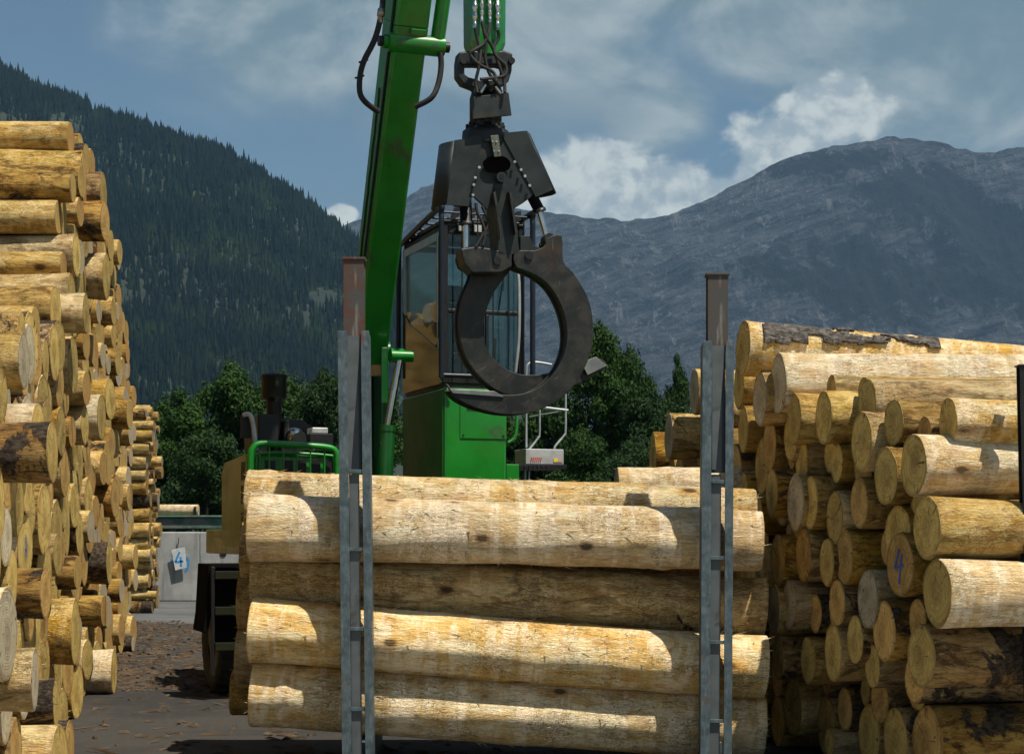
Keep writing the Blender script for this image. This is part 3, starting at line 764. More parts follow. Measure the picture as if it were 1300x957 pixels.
# work lamps and wiper under the roof
for x in (.16, .36, .74):
    s = MB(); s.box(x, x+.12, -.09, -.02, ZR-.11, ZR-.01); w = s.build('work_lamp', M_BLACK, cab, .01)
    s2 = MB(); s2.box(x+.012, x+.108, -.097, -.0905, ZR-.10, ZR-.02); s2.build('lens', M_SILV, w)
s = MB(); s.tube([(.72, -.01, ZF+.92), (.80, -.012, ZF+1.45)], .010, 6); s.box(.775, .787, -.02, -.012, ZF+1.15, ZF+1.62); s.build('wiper', M_BLACK, cab)
s = MB(); s.tube(smooth_path([(.9, -.12, ZF+.15), (.93, -.16, ZF+.6), (.93, -.16, ZF+1.25), (.9, -.12, ZF+1.5)], 5), .022, 10); s.build('grab_bar', M_GALV_RAIL, cab)
# driver silhouette is not readable in the photograph; riser below the cab
s = MB(); a = LY(549, 482, -.22); b = LY(645, 482, -.22)
x0, x1 = -.02, b.x+.02; z1 = ZF-.06
s.box(x0, x1, -.12, CD-.02, 1.95, z1)
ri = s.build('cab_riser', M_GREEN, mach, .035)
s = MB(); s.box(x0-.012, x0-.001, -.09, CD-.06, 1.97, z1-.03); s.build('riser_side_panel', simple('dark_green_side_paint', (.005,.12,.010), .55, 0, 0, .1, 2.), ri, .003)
s = MB(); s.box(.18, .78, -.131, -.121, z1-.62, z1-.12); s.build('front_hatch', M_GREEN, ri, .006)
for q in ((.22, z1-.16), (.74, z1-.16), (.22, z1-.58), (.74, z1-.58)):
    s = MB(); s.cyl((q[0], -.139, q[1]), (q[0], -.1305, q[1]), .013, n=8); s.build('hatch_bolt', M_BLACK, ri)
for x in (.27, .62):
    s = MB(); s.box(x, x+.14, -.145, -.132, z1-.26, z1-.17); s.build('latch', M_BLACK, ri, .004)
s = MB(); s.tube(smooth_path([(x1+.03, -.1, z1-.08), (x1+.12, -.11, z1-.12), (x1+.12, -.11, z1-.55), (x1+.02, -.11, z1-.66)], 5), .022); s.build('side_grab_handle', M_GREEN, ri)
s = MB(); s.box(x1+.001, x1+.17, -.1, .1, z1-1.12, z1-.92); s.build('side_bracket', M_GREEN, ri, .01)
for x in (.0, .98):
    s = MB(); s.tube(smooth_path([(x, -.10, z1+.04), (x+.03, -.17, z1-.02), (x+.05, -.15, z1-.14)], 4), .016); s.build('cable', M_RUBBER, ri)
# access platform and handrails, right of the cab
p = LY(664, 570, .45); q = LY(712, 590, .45); zb = q.z; zt_ = p.z
s = MB(); s.box(p.x, q.x, .35, .75, zb, zt_); pl = s.build('step_box', M_SILV, mach, .006)
s = MB(); n = 6
for i in range(n): 
    xx = p.x+.06+i*.026; s.prism([(xx, zb+.03), (xx+.013, zb+.03), (xx+.026, zb+.085), (xx+.013, zb+.085)], .342, .3485)
s.build('red_hazard_stripes', M_RED, pl)
s = MB(); s.box(q.x-.14, q.x-.08, .342, .3485, zb+.03, zb+.075); s.build('yellow_label', M_YEL, pl)
s = MB(); s.box(q.x-.078, q.x-.02, .342, .3485, zb+.03, zb+.075); s.build('white_label', simple('pinkish_label', (.55,.35,.33), .5), pl)
s = MB(); s.box(x1+.0, q.x+.02, .3, .95, zb-.055, zb-.006)
for i in range(12): s.box(x1+.02+i*.06, x1+.04+i*.06, .285, .2995, zb-.09, zb-.02)
s.build('walkway_grating', M_BLACK, mach, .003)
s = MB()
def LV(px, py, ly=.45): return LY(px, py, ly)
s.tube(smooth_path([LV(668, 568), LV(668, 520), LV(668, 475), LV(671, 462), LV(682, 460), LV(700, 463)], 4), .016)
s.tube(smooth_path([LV(672, 570), LV(683, 556), LV(685, 548), LV(685, 500)], 4), .014)
s.tube(smooth_path([LV(704, 570), LV(705, 566), LV(716, 553), LV(718, 545), LV(718, 500)], 4), .015)
s.tube([LV(688, 517), LV(721, 521)], .017); s.tube([LV(672, 529, .8), LV(712, 522)], .008); s.tube([LV(718, 500), LV(718, 470)], .015)
s.tube([LV(667, 572), LV(666, 640)], .018); s.tube([LV(672, 572), LV(671, 640)], .014)
s.build('handrail', M_GALV_RAIL, mach)
# upper structure: deck, engine house on the left
EX0 = LY(318, 600, 0).x; EX1 = LY(428, 600, 0).x
ZE = LY(318, 574, 0).z; 
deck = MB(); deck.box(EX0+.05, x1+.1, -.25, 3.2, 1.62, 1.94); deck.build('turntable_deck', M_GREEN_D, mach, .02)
zb0 = LX(300, 700, EX0).z
s = MB(); s.hexa([(EX0, 0.02, zb0+.12), (EX1, .02, zb0+.12), (EX1, 1.72, zb0+.12), (EX0, 1.72, zb0+.12)], [(EX0+.02, .02, ZE), (EX1, .02, ZE), (EX1, 1.72, ZE-.06), (EX0+.06, 1.72, ZE-.1)])
s.build('engine_house', M_GREEN, mach, .05)
s = MB(); side_prism(s, [(.10, zb0+.20), (.5, zb0+.05), (1.45, zb0+.08), (1.62, zb0+.2), (1.62, ZE-.2), (1.45, ZE-.08), (.10, ZE-.03)][::-1], EX0-.03, EX0-.002)
sp = s.build('side_panel', M_REFL_OLIVE, mach, .02)
for zz in (0, .30, .62, .9):
  for i in range(4):
    s = MB(); s.box(EX0-.034, EX0-.0305, .16+i*.07, .19+i*.07, ZE-1.22+zz, ZE-1.0+zz); s.build('vent_slot', M_BLACK, sp)
# guard rail on the engine house front
s = MB(); T = lambda px, py, ly=-.12: LY(px, py, ly)
s.tube(smooth_path([T(318, 655), T(318, 610), T(318, 584), T(321, 570), T(332, 563), T(375, 565), T(415, 568), T(426, 574), T(428, 590), T(428, 625)], 6), .042, 12)
gr = s.build('guard_rail', M_GREEN, mach)
for px in (342, 360, 377, 394, 412):
    s = MB(); s.tube([T(px, 566), T(px, 625)], .010, 6); s.build('rail_bar', M_GREEN, gr)
s = MB(); s.tube(smooth_path([T(330, 625, .0), T(330, 585, .0), T(338, 575, .0), T(415, 578, .0), T(424, 586, .0), T(424, 625, .0)], 5), .02, 8); s.build('inner_rail', M_GREEN, gr)
for i, px in enumerate((345, 367, 384, 402, 419)):
    s = MB(); a = LY(px, 582, -.01); s.box(a.x-.07, a.x+.05, .005, .018, a.z-.35, a.z-.02); s.build('engine_opening', M_BLACK, gr)
# intake stack and the clutter on the engine house
ax = LY(348, 500, .75); zc_ = lambda py: LY(348, py, .75).z
s = MB(); c0 = lambda z: (ax.x, .75, z)
s.tube([c0(ZE-.1), c0(zc_(512)), c0(zc_(508)), c0(zc_(507)), c0(zc_(503)), c0(zc_(479)), c0(zc_(479)+.001), c0(zc_(476)), c0(zc_(474))], [.09, .09, .10, .14, .155, .155, .17, .16, .08], 24)
s.build('air_intake', M_BLACK, mach)
s = MB(); a = LY(322, 530, .9); b = LY(395, 560, .9)
s.prism([(a.x, b.z-.1), (b.x, b.z-.1), (b.x, a.z-.10), (b.x-.12, a.z-.02), (b.x-.4, a.z), (a.x+.15, a.z), (a.x, a.z-.05)], .85, 1.5)
s.box(a.x-.03, a.x+.22, .5, .84, b.z-.1, a.z+.02); s.box(a.x+.3, a.x+.37, .55, .8, b.z-.1, a.z-.04)
s.build('engine_cover', M_BLACK, mach, .02)
s = MB(); m_ = LY(373, 556, .6); s.tube([(m_.x, .40, m_.z), (m_.x, .45, m_.z), (m_.x, .6, m_.z), (m_.x, .8, m_.z)], [.05, .11, .13, .11], 20); s.build('silencer', M_CHROME, mach)
s = MB(); s.tube([(m_.x+.02, .38, m_.z-.03), (m_.x+.02, .42, m_.z-.03)], .09, 18); s.build('fan_cap', M_BLACK, mach)
s = MB(); a = LY(394, 543, .6); b = LY(414, 551, .6); s.box(a.x, b.x, .5, .8, b.z, a.z); s.build('grey_tank_box', M_SILV, mach, .01)
s = MB(); s.box(a.x-.03, b.x+.06, .48, .82, b.z-.14, b.z-.003)
for i in range(3): s.cyl((a.x+.04+i*.06, .475, b.z-.07), (a.x+.04+i*.06, .4795, b.z-.07), .012, n=8)
s.build('valve_rack', M_BLACK, mach, .005)
s = MB(); s.tube(smooth_path([LY(309, 527, .3), LY(316, 526, .25), LY(320, 532, .2), LY(323, 550, .2), LY(325, 572, .15)], 4), .03, 8); s.build('mirror_bracket', M_SILV, mach)
s = MB(); a = LY(306, 528, .35); b = LY(319, 556, .35); s.box(a.x, b.x, .33, .38, b.z, a.z); s.build('mirror', M_BLACK, mach, .01)

# boom : lives in the plane x = BX
BX = -.704
def BPt(px, py): p = LX(px, py, BX); return Vector((BX, p.y, p.z))
foot = Vector((BX, .9, LY(466, 445, .9).z)); kn = Vector((BX, -1.83, 10.03))
dirb = (kn-foot).normalized(); nb = Vector((0, -dirb.z, dirb.y))      # towards the viewer side
def sect(s, a, b, w0, w1, h0, h1, x=BX):
    dd = (b-a).normalized(); nn = Vector((0, -dd.z, dd.y))
    def ringq(c, w, h):
        ch = .03
        pts = [(-w/2+ch, -h/2), (w/2-ch, -h/2), (w/2, -h/2+ch), (w/2, h/2-ch), (w/2-ch, h/2), (-w/2+ch, h/2), (-w/2, h/2-ch), (-w/2, -h/2+ch)]
        return [c+Vector((px_, 0, 0))+nn*py_ for px_, py_ in pts]
    v = ringq(a, w0, h0)+ringq(b, w1, h1)
    s.add(v, [list(range(7, -1, -1)), list(range(8, 16))]+[(i, (i+1)%8, (i+1)%8+8, i+8) for i in range(8)])
s = MB(); midp = foot.lerp(kn, .62)
sect(s, foot-dirb*.1, midp, .40, .41, .5, .56); sect(s, midp+dirb*.001, kn+dirb*.2, .41, .41, .56, .5)
boom = s.build('boom', M_GREEN, mach, .01)
# edge mouldings and panel along the boom's left flank
s = MB()
fr = lambda t, off: foot.lerp(kn, t)+nb*off
for t0, t1 in ((.05, .50),):
    for q in range(16):
        a = fr(lerp(t0, t1, q/16), -.06+.02*(q % 2)); b = fr(lerp(t0, t1, (q+1)/16), -.06+.02*((q+1) % 2))
        s.tube([a+Vector((-.208, 0, 0)), b+Vector((-.208, 0, 0))], .014, 6)
s.build('boom_energy_chain', M_BLACK, boom)
s = MB(); s.tube([fr(.0, .15)+Vector((-.22, 0, 0)), fr(.35, .18)+Vector((-.22, 0, 0)), fr(.72, .2)+Vector((-.22, 0, 0))], .016); s.build('boom_pipe', M_BLACK, boom)
# cross tube with bosses at about y=50 px
cz = LX(512, 52, BX).z; tt = (cz-foot.z)/(kn.z-foot.z); cp = foot.lerp(kn, tt)+nb*.22
s = MB(); s.cyl(cp+Vector((-.25, 0, 0)), cp+Vector((.42, 0, 0)), .115, n=28)
s.cyl(cp+Vector((-.31, 0, 0)), cp+Vector((-.251, 0, 0)), .08, n=20)
s.build('cross_tube', M_GREEN, boom, .01)
s = MB(); 
for dx in (-.33, .46): s.cyl(cp+Vector((dx-.03, 0, 0)), cp+Vector((dx+.03, 0, 0)), .06, n=14)
s.build('pin_cap', M_BLACK, boom, .008)
s = MB(); a = cp+nb*.11+dirb*.12; s.hexa([a+Vector((-.02,0,0)), a+Vector((.16,0,0)), a+Vector((.16,0,0))+nb*.02, a+Vector((-.02,0,0))+nb*.02], [v+dirb*.07 for v in (a+Vector((-.02,0,0)), a+Vector((.16,0,0)), a+Vector((.16,0,0))+nb*.02, a+Vector((-.02,0,0))+nb*.02)])
s.build('boom_lug', M_GREEN, boom, .006)
# second boom cylinder beside the boom, going up right
c2 = cp+Vector((.34, 0, 0)); u2 = Vector((BX+.50, c2.y-.85, 10.2))
s = MB(); s.cyl(c2+Vector((0,0,.0)), c2.lerp(u2, .55), .085, n=20); s.cyl(c2+Vector((-.085,0,0)), c2+Vector((.085,0,0)), .10, n=20)
cy = s.build('boom_cylinder', M_GREEN, mach, .006)
s = MB(); s.cyl(c2.lerp(u2, .551), u2, .045, n=14); s.build('cylinder_rod', M_CHROME, cy)
s = MB(); u3 = u2+Vector((0, 0, 0)); s.box(BX-.24, u2.x+.1, u2.y-.14, u2.y+.14, u2.z-.1, u2.z+.14); s.build('cylinder_mount', M_GREEN, mach, .02)
# hose loops either side
H = lambda px, py, lx=BX-.3: LX(px, py, lx)
def hose(pts, r=.03, parent=boom, name='hydraulic_hose', mat=M_RUBBER):
    s = MB(); s.tube(smooth_path(pts, 6), r, 10); return s.build(name, mat, parent)
yb = cp.y-.05
hose([LY(485, -60, yb), LY(486, 0, yb), LY(482, 28, yb), LY(475, 52, yb), LY(462, 78, yb), LY(457, 98, yb), LY(457, 118, yb), LY(464, 130, yb), LY(480, 142, yb+.1)], .034)
hose([LY(553, 48, yb+.1), LY(558, 62, yb), LY(560, 84, yb), LY(556, 108, yb), LY(547, 125, yb), LY(527, 136, yb+.1)], .034)
s = MB(); a = LY(486, 0, yb); b = LY(482, 30, yb); s.tube([a, a.lerp(b, .4), a.lerp(b, .41), a.lerp(b, .7), a.lerp(b, .71), b], [.03, .03, .045, .045, .035, .035], 10); s.build('hose_fitting', M_WORN, boom)
for (px, py) in ((462, 78), (457, 98)):
    c = LY(px, py, yb); s = MB(); s.cyl(c+Vector((-.06, 0, -.02)), c+Vector((.05, 0, .02)), .012, n=6); s.build('hose_clip', M_BLACK, boom)
# boom foot bracket and lift cylinders
s = MB(); zf = foot.z
s.prism([(BX-.26, 1.95), (BX-.16, 1.95), (BX-.16, zf+.15), (BX-.26, zf+.15)], .6, 1.3); s.prism([(BX+.10, 1.95), (BX+.19, 1.95), (BX+.19, zf+.02), (BX+.10, zf+.02)], .6, 1.3)
s.cyl((BX-.3, .9, zf), (BX+.30, .9, zf), .12, n=24)
s.box(BX-.155, BX+.095, 1.0, 1.2, 1.95, zf-.3)
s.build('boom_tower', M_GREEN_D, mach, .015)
s = MB(); s.cyl((BX+.22, .62, zf-.08), (BX+.40, .62, zf-.08), .09, n=20); s.build('tower_boss', M_GREEN, mach, .01)
a = LY(508, 452, .3); b = LY(492, 540, .3); c = LY(488, 615, .3)
s = MB(); s.cyl(b, c+(c-b)*.5, .10, n=20); s.tube([b+(b-c)*.0, b+(c-b)*.1], [.108, .108], 20); lc = s.build('lift_cylinder', M_GREEN_D, mach, .004)
s = MB(); s.cyl(a, b, .045, n=14); s.build('cylinder_rod', M_CHROME, lc)
s = MB(); s.cyl(a+Vector((-.12, 0, 0)), a+Vector((.16, 0, 0)), .07, n=16); s.build('rod_eye', M_GREEN, lc)
# knuckle and stick
tip = Vector((BX, -2.96, 10.6))
s = MB(); sect(s, kn+Vector((0, .1, 0)), tip+Vector((0, -.15, .0)), .42, .40, .5, .42); s.build('boom_knuckle', M_GREEN, mach, .01)
sb = LY(615, 74, -2.96)
s = MB()
def oct_(c, w, d):
    ch = .05; return [c+Vector(v) for v in ((-w/2+ch, -d/2, 0), (w/2-ch, -d/2, 0), (w/2, -d/2+ch, 0), (w/2, d/2-ch, 0), (w/2-ch, d/2, 0), (-w/2+ch, d/2, 0), (-w/2, d/2-ch, 0), (-w/2, -d/2+ch, 0))]
tz = Vector((sb.x, -2.96, 10.8)); lv = [(Vector((sb.x, -2.96, sb.z)), .24), (Vector((sb.x, -2.96, sb.z+.05)), .32), (Vector((sb.x, -2.96, sb.z+.13)), .385), (tz, .44)]
v = []
for c, w in lv: v += oct_(c, w, .34)
fs = [list(range(7, -1, -1)), list(range(24, 32))]
for L_ in range(3): fs += [(L_*8+i, L_*8+(i+1)%8, L_*8+8+(i+1)%8, L_*8+8+i) for i in range(8)]
s.add(v, fs); st = s.build('stick', simple('stick_green_paint', (.008,.16,.02), .3, 0, .6, .2, 3., dirt=(.10,.10,.03), dirt_amt=.25), mach, .008)
yh = -3.18
for px, r in ((603, .022), (612, .016), (622, .017), (632, .022)):
    s = MB(); pts = []; rs = []
    for (yy, q) in ((-20, 1), (6, 1), (7, 1.35), (12, 1.35), (13, 1), (18, 1.0), (19, 1.3), (24, 1.3), (25, .8), (29, .8), (30, 1.15), (36, 1.)):
        pts.append(LY(px, yy*(1 if r > .02 else .8), yh)); rs.append(r*q)
    s.tube(pts, rs, 10); s.build('hose_coupling', M_CHROME, st)
for pts in ([(603,36),(606,50),(610,65),(608,85),(604,104),(606,118)], [(612,28),(616,45),(626,62),(634,85),(640,104),(641,118)], [(622,30),(620,42),(614,56),(602,64),(597,70),(608,82),(626,92),(630,104)], [(632,38),(633,48),(627,60),(630,72),(642,84),(641,96),(628,99),(610,101)], [(612,30),(617,55),(616,75),(622,95),(634,108)]):
    hose([LY(x, y, yh-.04-.03*random.random()) for x, y in pts], .018, st)

# undercarriage
s = MB(); s.box(-2.2, .9, .3, 1.0, .95, 1.6); s.box(-1.3, .7, .2, 3.6, .9, 1.3); s.cyl((-1.0, 1.4, 1.3), (-1.0, 1.4, 1.62), .85, n=32); s.build('chassis', M_BLACK, mach, .02)
wx0 = LY(252, 800, -.2).x
for (wx, wy) in ((-2.58, .1), (.75, .1), (-1.6, 3.4), (1.2, 3.4)):
    wh = bpy.data.objects.new('wheel', None); COL.objects.link(wh); wh.parent = mach; wh.location = (wx, wy, .66)
    s = MB(); prof = [(-.20, .36), (-.23, .45), (-.24, .56), (-.21, .635), (-.15, .66), (.15, .66), (.21, .635), (.24, .56), (.23, .45), (.20, .36)]
    n = 40; vs = [(x, r*math.cos(2*math.pi*k/n), r*math.sin(2*math.pi*k/n)) for x, r in prof for k in range(n)]
    fs = [(i*n+k, i*n+(k+1)%n, (i+1)*n+(k+1)%n, (i+1)*n+k) for i in range(len(prof)-1) for k in range(n)]
    s.add(vs, fs, True)
    for k in range(26):
        Mx = Matrix.Rotation(2*math.pi*k/26, 4, 'X')
        s.box(-.22, -.02, -.022, .022, .655, .685, Mx @ Matrix.Translation((0, 0, 0))); s.box(.02, .22, -.022, .022, .655, .685, Mx @ Matrix.Rotation(R(7), 4, 'X'))
    s.build('tyre', M_RUBBER, wh)
    s = MB(); s.cyl((-.19, 0, 0), (.19, 0, 0), .362, n=32); s.cyl((-.24, 0, 0), (-.191, 0, 0), .13, n=20); s.cyl((.191, 0, 0), (.24, 0, 0), .13, n=20)
    for k in range(8):
        a = 2*math.pi*k/8; s.cyl((-.205, .2*math.cos(a), .2*math.sin(a)), (-.191, .2*math.cos(a), .2*math.sin(a)), .02, n=6)
    s.build('rim', M_BLACK, wh, .01)
# mudguard and step ladder, left
a = LY(243, 716, -.35)
s = MB(); s.prism([(-2.99, 1.53), (-2.2, 1.53), (-2.2, 1.48), (-2.93, 1.48), (-2.96, .95), (-3.01, .75), (-3.05, .77), (-3.02, .97)], -.72, -.05)
s.box(-2.9, -2.2, -.66, -.62, .60, 1.479); s.build('mudguard', simple('mudguard_rubber', (.006,.006,.006), .95, spec=.05), mach, .01)
s = MB()
for x in (-2.97, -2.47): s.box(x, x+.04, -.80, -.74, .28, 1.5)
s.build('step_ladder', M_BLACK, mach, .006)
for z in (1.36, .96, .56):
    s = MB(); s.box(-2.929, -2.471, -.82, -.70, z, z+.09); s.build('ladder_step', M_ANTH, mach, .006)
s = MB(); a = LX(282, 680, EX0); s.prism([(EX0-.02, 1.45), (EX0+.3, 1.45), (EX0+.3, 1.62), (EX0-.0, 1.62), (EX0-.04, 1.56)], .0, .55); s.build('side_apron', M_SILV, mach, .01)
# outrigger beams linking the wheels
s = MB(); s.box(-2.5, .5, .0, .2, .56, .76); s.build('axle', M_BLACK, mach, .02); s = MB(); s.box(-1.4, 1.0, 3.3, 3.5, .56, .76); s.build('axle', M_BLACK, mach, .02)

# ------------------------------------------------------------------ grapple
GD = 18.5; GY = R(16)
gq = P(640, 300, GD)
grap = empty('log_grapple', (gq.x, GD, 0), GY, 'dark grey steel log grapple hanging from the green stick with its claws closed', 'grapple')
cgg, sgg = math.cos(GY), math.sin(GY)
def GP(px, py, ly=0):
    u = (px-650)/F; lx = (u*(GD+cgg*ly)-gq.x+sgg*ly)/(cgg-u*sgg); Y = GD+sgg*lx+cgg*ly
    return Vector((lx, ly, EYE+(HY-py)*Y/F))
def gpoly(pts, ly=0): return [(GP(x, y, ly).x, GP(x, y, ly).z) for x, y in pts]
# hanger loop
s = MB()
o_ = [(583,66),(600,64),(620,66),(640,64),(651,68),(650,90),(646,104),(632,112),(606,113),(588,106),(581,96),(581,78)]
i_ = [(593,82),(605,82),(618,83),(632,82),(640,84),(639,90),(637,97),(630,101),(610,102),(595,98),(590,94),(590,86)]
s.ring_prism(gpoly(o_, -.05), gpoly(i_, -.05), -.05, .12); s.build('hanger_bracket', M_IRON, grap, .015)
for px in (586, 647):
    s = MB(); c = GP(px, 80, 0); s.cyl(c+Vector((0, -.09, 0)), c+Vector((0, .16, 0)), .035, n=14); s.build('hanger_pin', M_BLACK, grap, .004)
# rotator
rot = MB(); c = GP(620, 130, .1); x, y = c.x, .21
lvl = [(108, .10), (112, .15), (120, .17), (121, .17), (149, .17), (150, .15), (156, .16), (158, .20), (161, .20), (162, .245), (168, .25), (172, .25), (180, .25)]
rot.tube([(x, y, GP(620, q).z) for q, _ in lvl][::1], [r for _, r in lvl], 28); ro = rot.build('rotator', M_BLACK, grap)
s = MB(); pl_ = gpoly([(599, 124), (645, 118), (649, 147), (600, 152)], -.1); s.prism(pl_, -.12, -.09); s.build('rotator_cover', M_IRON, ro, .004)
for q in range(9):
    a = 2*math.pi*q/9
    s = MB(); s.box(-.025, .025, -.02, .02, 0, .05, Matrix.Translation((x+.185*math.cos(a), y+.185*math.sin(a), GP(620, 158).z))); s.build('rotator_bolt', M_IRON, ro, .004)
for pts in ([(600,118),(604,112),(612,116)], [(622,116),(630,108),(636,118)]):
    hose([GP(x_, y_, -.1) for x_, y_ in pts], .02, ro)
s = MB(); s.tube([GP(610, 118, -.12), GP(616, 108, -.12)], .02, 10); s.tube([GP(629, 110, -.12), GP(636, 119, -.12)], .018, 10); s.build('hose_coupling', M_CHROME, ro)
# housing : centre plates front/back, slanted wrap skirts left and right
fp = [(600,172),(640,166),(660,175),(676,215),(684,240),(672,252),(664,258),(654,264),(648,258),(640,243),(632,240),(626,246),(624,262),(618,266),(611,258),(602,250),(596,252),(588,262),(577,262),(579,215),(590,178)]
s = MB(); s.prism(gpoly(fp, 0), 0, .03); hs_ = s.build('housing_plate', M_IRON, grap, .004)
s = MB(); s.prism([(a_, b_) for a_, b_ in gpoly(fp, .4)], .42, .45); s.build('housing_plate', M_IRON, grap, .004)
def skirt(top0, top1, bot0, bot1, n=8, sgn=1):
    # curved wrap plate from the front edge round to the back
    s = MB(); vs = []
    for k in range(n+1):
        t = k/n; yy = -.008+.47*t; bul = math.sin(math.pi*t)*.10*sgn
        for (p_, q_) in ((top0, top1), (bot0, bot1)):
            a_ = GP(*p_); b_ = GP(*q_)
            vs.append(Vector((b_.x+bul, yy, b_.z)))
    fs = [(2*k, 2*k+2, 2*k+3, 2*k+1) for k in range(n)]
    if sgn > 0: fs = [f[::-1] for f in fs]
    s.add(vs, fs, True)
    # front face wing
    a0, a1, b0, b1 = GP(*top0), GP(*top1), GP(*bot0), GP(*bot1)
    s.hexa([Vector((b0.x, -.012, b0.z)), Vector((b1.x, -.012, b1.z)), Vector((b1.x, -.003, b1.z)), Vector((b0.x, -.003, b0.z))], [Vector((a0.x, -.012, a0.z)), Vector((a1.x, -.012, a1.z)), Vector((a1.x, -.003, a1.z)), Vector((a0.x, -.003, a0.z))])
    o = s.build('housing_skirt', M_IRON, grap); m = o.modifiers.new('solid', 'SOLIDIFY'); m.thickness = .012; m.offset = 0; return o
skirt((612,174), (577,179), (596,262), (567,260), sgn=-1); skirt((636,170), (668,167), (680,250), (701,241), sgn=1)
s = MB(); s.prism(gpoly([(622,173),(632,172),(636,199),(627,200)], -.04), -.06, -.037); s.build('spine_plate', simple('khaki_plate', (.10,.11,.085), .5, .3), grap, .003)
for q in ((625,180),(630,180),(627,192),(633,192)):
    s = MB(); c = GP(*q, -.06); s.cyl(c+Vector((0,-.012,0)), c+Vector((0,.001,0)), .009, n=8); s.build('rivet', M_BOLT, grap)
# black plate on the front, its colour stands in for the opening's dark
s = MB(); s.prism(gpoly(sm2([(613,207),(622,199),(640,199),(648,207),(645,216),(630,219),(618,217)], 3), -.04), -.045, -.036); s.build('opening_shade_plate', simple('painted_recess_shade', (.002,.002,.002), 1., spec=0.), grap)
for (x_, y_) in ((608,213),(603,226),(601,235),(600,248),(653,206),(661,216),(666,224),(672,236)):
    s = MB(); c = GP(x_, y_, -.04); s.cyl(c+Vector((0,-.02,0)), c+Vector((0,.006,0)), .015, n=10); s.build('housing_bolt', M_BOLT, grap, .002)
s = MB(); c = GP(634, 227, 0); s.cyl(c+Vector((0, -.09, 0)), c+Vector((0, .5, 0)), .052, n=24); s.build('main_pin', M_IRON, grap, .006)
s = MB(); s.cyl(c+Vector((0, -.093, 0)), c+Vector((0, -.0905, 0)), .03, n=20); s.build('pin_bore', M_BLACK, grap)
# central arm with two flanges
s = MB(); s.prism(gpoly([(626,238),(650,238),(656,280),(661,322),(634,324),(630,280)], -.03), .0, .30); s.build('centre_arm', M_IRON, grap, .006)
for pp in ([(625,246),(628,244),(637,300),(634,302)], [(645,244),(648,246),(656,296),(653,298)]):
    s = MB(); s.prism(gpoly(pp, -.06), -.10, -.001); s.build('arm_flange', M_IRON_W, grap, .003)
s = MB(); s.prism(gpoly([(660,300),(672,300),(676,311),(690,318),(660,322)], .1), .08, .2); s.build('arm_stop', M_IRON, grap, .004)
# cylinders
def gcyl(a, b, c, ly, r1=.06, r2=.032):
    A, B, C_ = GP(*a, ly), GP(*b, ly), GP(*c, ly)
    s = MB(); s.tube([A, B, B, B+(C_-B).normalized()*.03], [r1, r1, r1*1.25, r1*1.25], 18); o = s.build('cylinder_barrel', M_BLACK, grap)
    s = MB(); s.cyl(B+(C_-B).normalized()*.03, C_, r2, n=16); s.build('cylinder_rod', M_CHROME, o)
    s = MB(); s.cyl(C_+Vector((0,-.08,0)), C_+Vector((0,.08,0)), r2*1.7, n=16); s.build('rod_eye', M_IRON, o)
gcyl((590, 240), (592, 282), (592, 322), .1, .065, .034); gcyl((668, 235), (684, 266), (695, 304), .1, .06, .032)
s = MB(); s.tube(smooth_path([GP(604, 258, 0), GP(606, 270, 0), GP(611, 280, 0), GP(616, 296, 0), GP(613, 312, 0)], 4), .018); s.tube(smooth_path([GP(612, 262, .0), GP(620, 284, 0), GP(612, 300, 0), GP(604, 314, 0)], 4), .016); s.build('hydraulic_hose', M_RUBBER, grap)
# claws
rt = [(694,303),(713,299),(715,331),(727,345),(740,365),(749,385),(753,410),(753,432),(746,459),(729,489),(706,510),(676,523),(645,526),(612,520),(584,508),(571,493),(600,498),(630,500),(655,501),(680,494),(700,478),(714,456),(720,430),(718,405),(710,382),(697,362),(680,349),(663,342),(655,338),(652,326),(660,318),(678,318),(692,312)]
lt = [(585,322),(600,319),(640,318),(650,326),(651,338),(641,352),(628,370),(618,393),(613,418),(619,444),(636,464),(660,475),(688,475),(712,469),(735,462),(757,454),(771,464),(748,480),(722,492),(690,502),(660,504),(629,494),(603,471),(588,444),(583,411),(587,379),(600,347),(588,338)]
def claw(poly, l0, l1, lab):
    poly = sm2(poly, 3)
    root = bpy.data.objects.new('claw', None); COL.objects.link(root); root.parent = grap
    s = MB(); s.prism(gpoly(poly, l0), l0, l0+.04); s.build('side_plate', M_IRON_W, root, .006)
    s = MB(); s.prism(gpoly(poly, l0), l1-.04, l1); s.build('side_plate', M_IRON_W, root, .006)
    # web between the plates, inset
    pp = gpoly(poly, l0); cx = sum(p[0] for p in pp)/len(pp); n = len(pp)
    s = MB()
    ins = []
    for i in range(n):
        a = Vector(pp[i-1]); b = Vector(pp[i]); c = Vector(pp[(i+1) % n])
        t = (c-a).normalized(); nn = Vector((-t.y, t.x))
        ar = sum(pp[j][0]*pp[(j+1)%n][1]-pp[(j+1)%n][0]*pp[j][1] for j in range(n)); nn = nn if ar > 0 else -nn
        ins.append(tuple(b+nn*.022))
    s.prism(ins, l0+.0402, l1-.0402); s.build('inner_web', M_IRON_W, root)
    return root
c1 = claw(rt, 0, .26, 1); c2_ = claw(lt, .265, .50, 2)
for root, q, l0, l1 in ((c1, (672, 324), -.02, .3), (c2_, (631, 331), .2, .52)):
    c = GP(*q, l0); s = MB(); s.cyl(Vector((c.x, l0, c.z)), Vector((c.x, l1, c.z)), .045, n=20); s.build('hinge_pin', M_BLACK, root, .004)
s = MB(); s.prism(gpoly([(585,316),(605,313),(625,316),(650,322),(650,338),(636,346),(600,346),(590,335)], 0), .0, .26); s.build('hinge_block', M_IRON_W, c2_, .01)
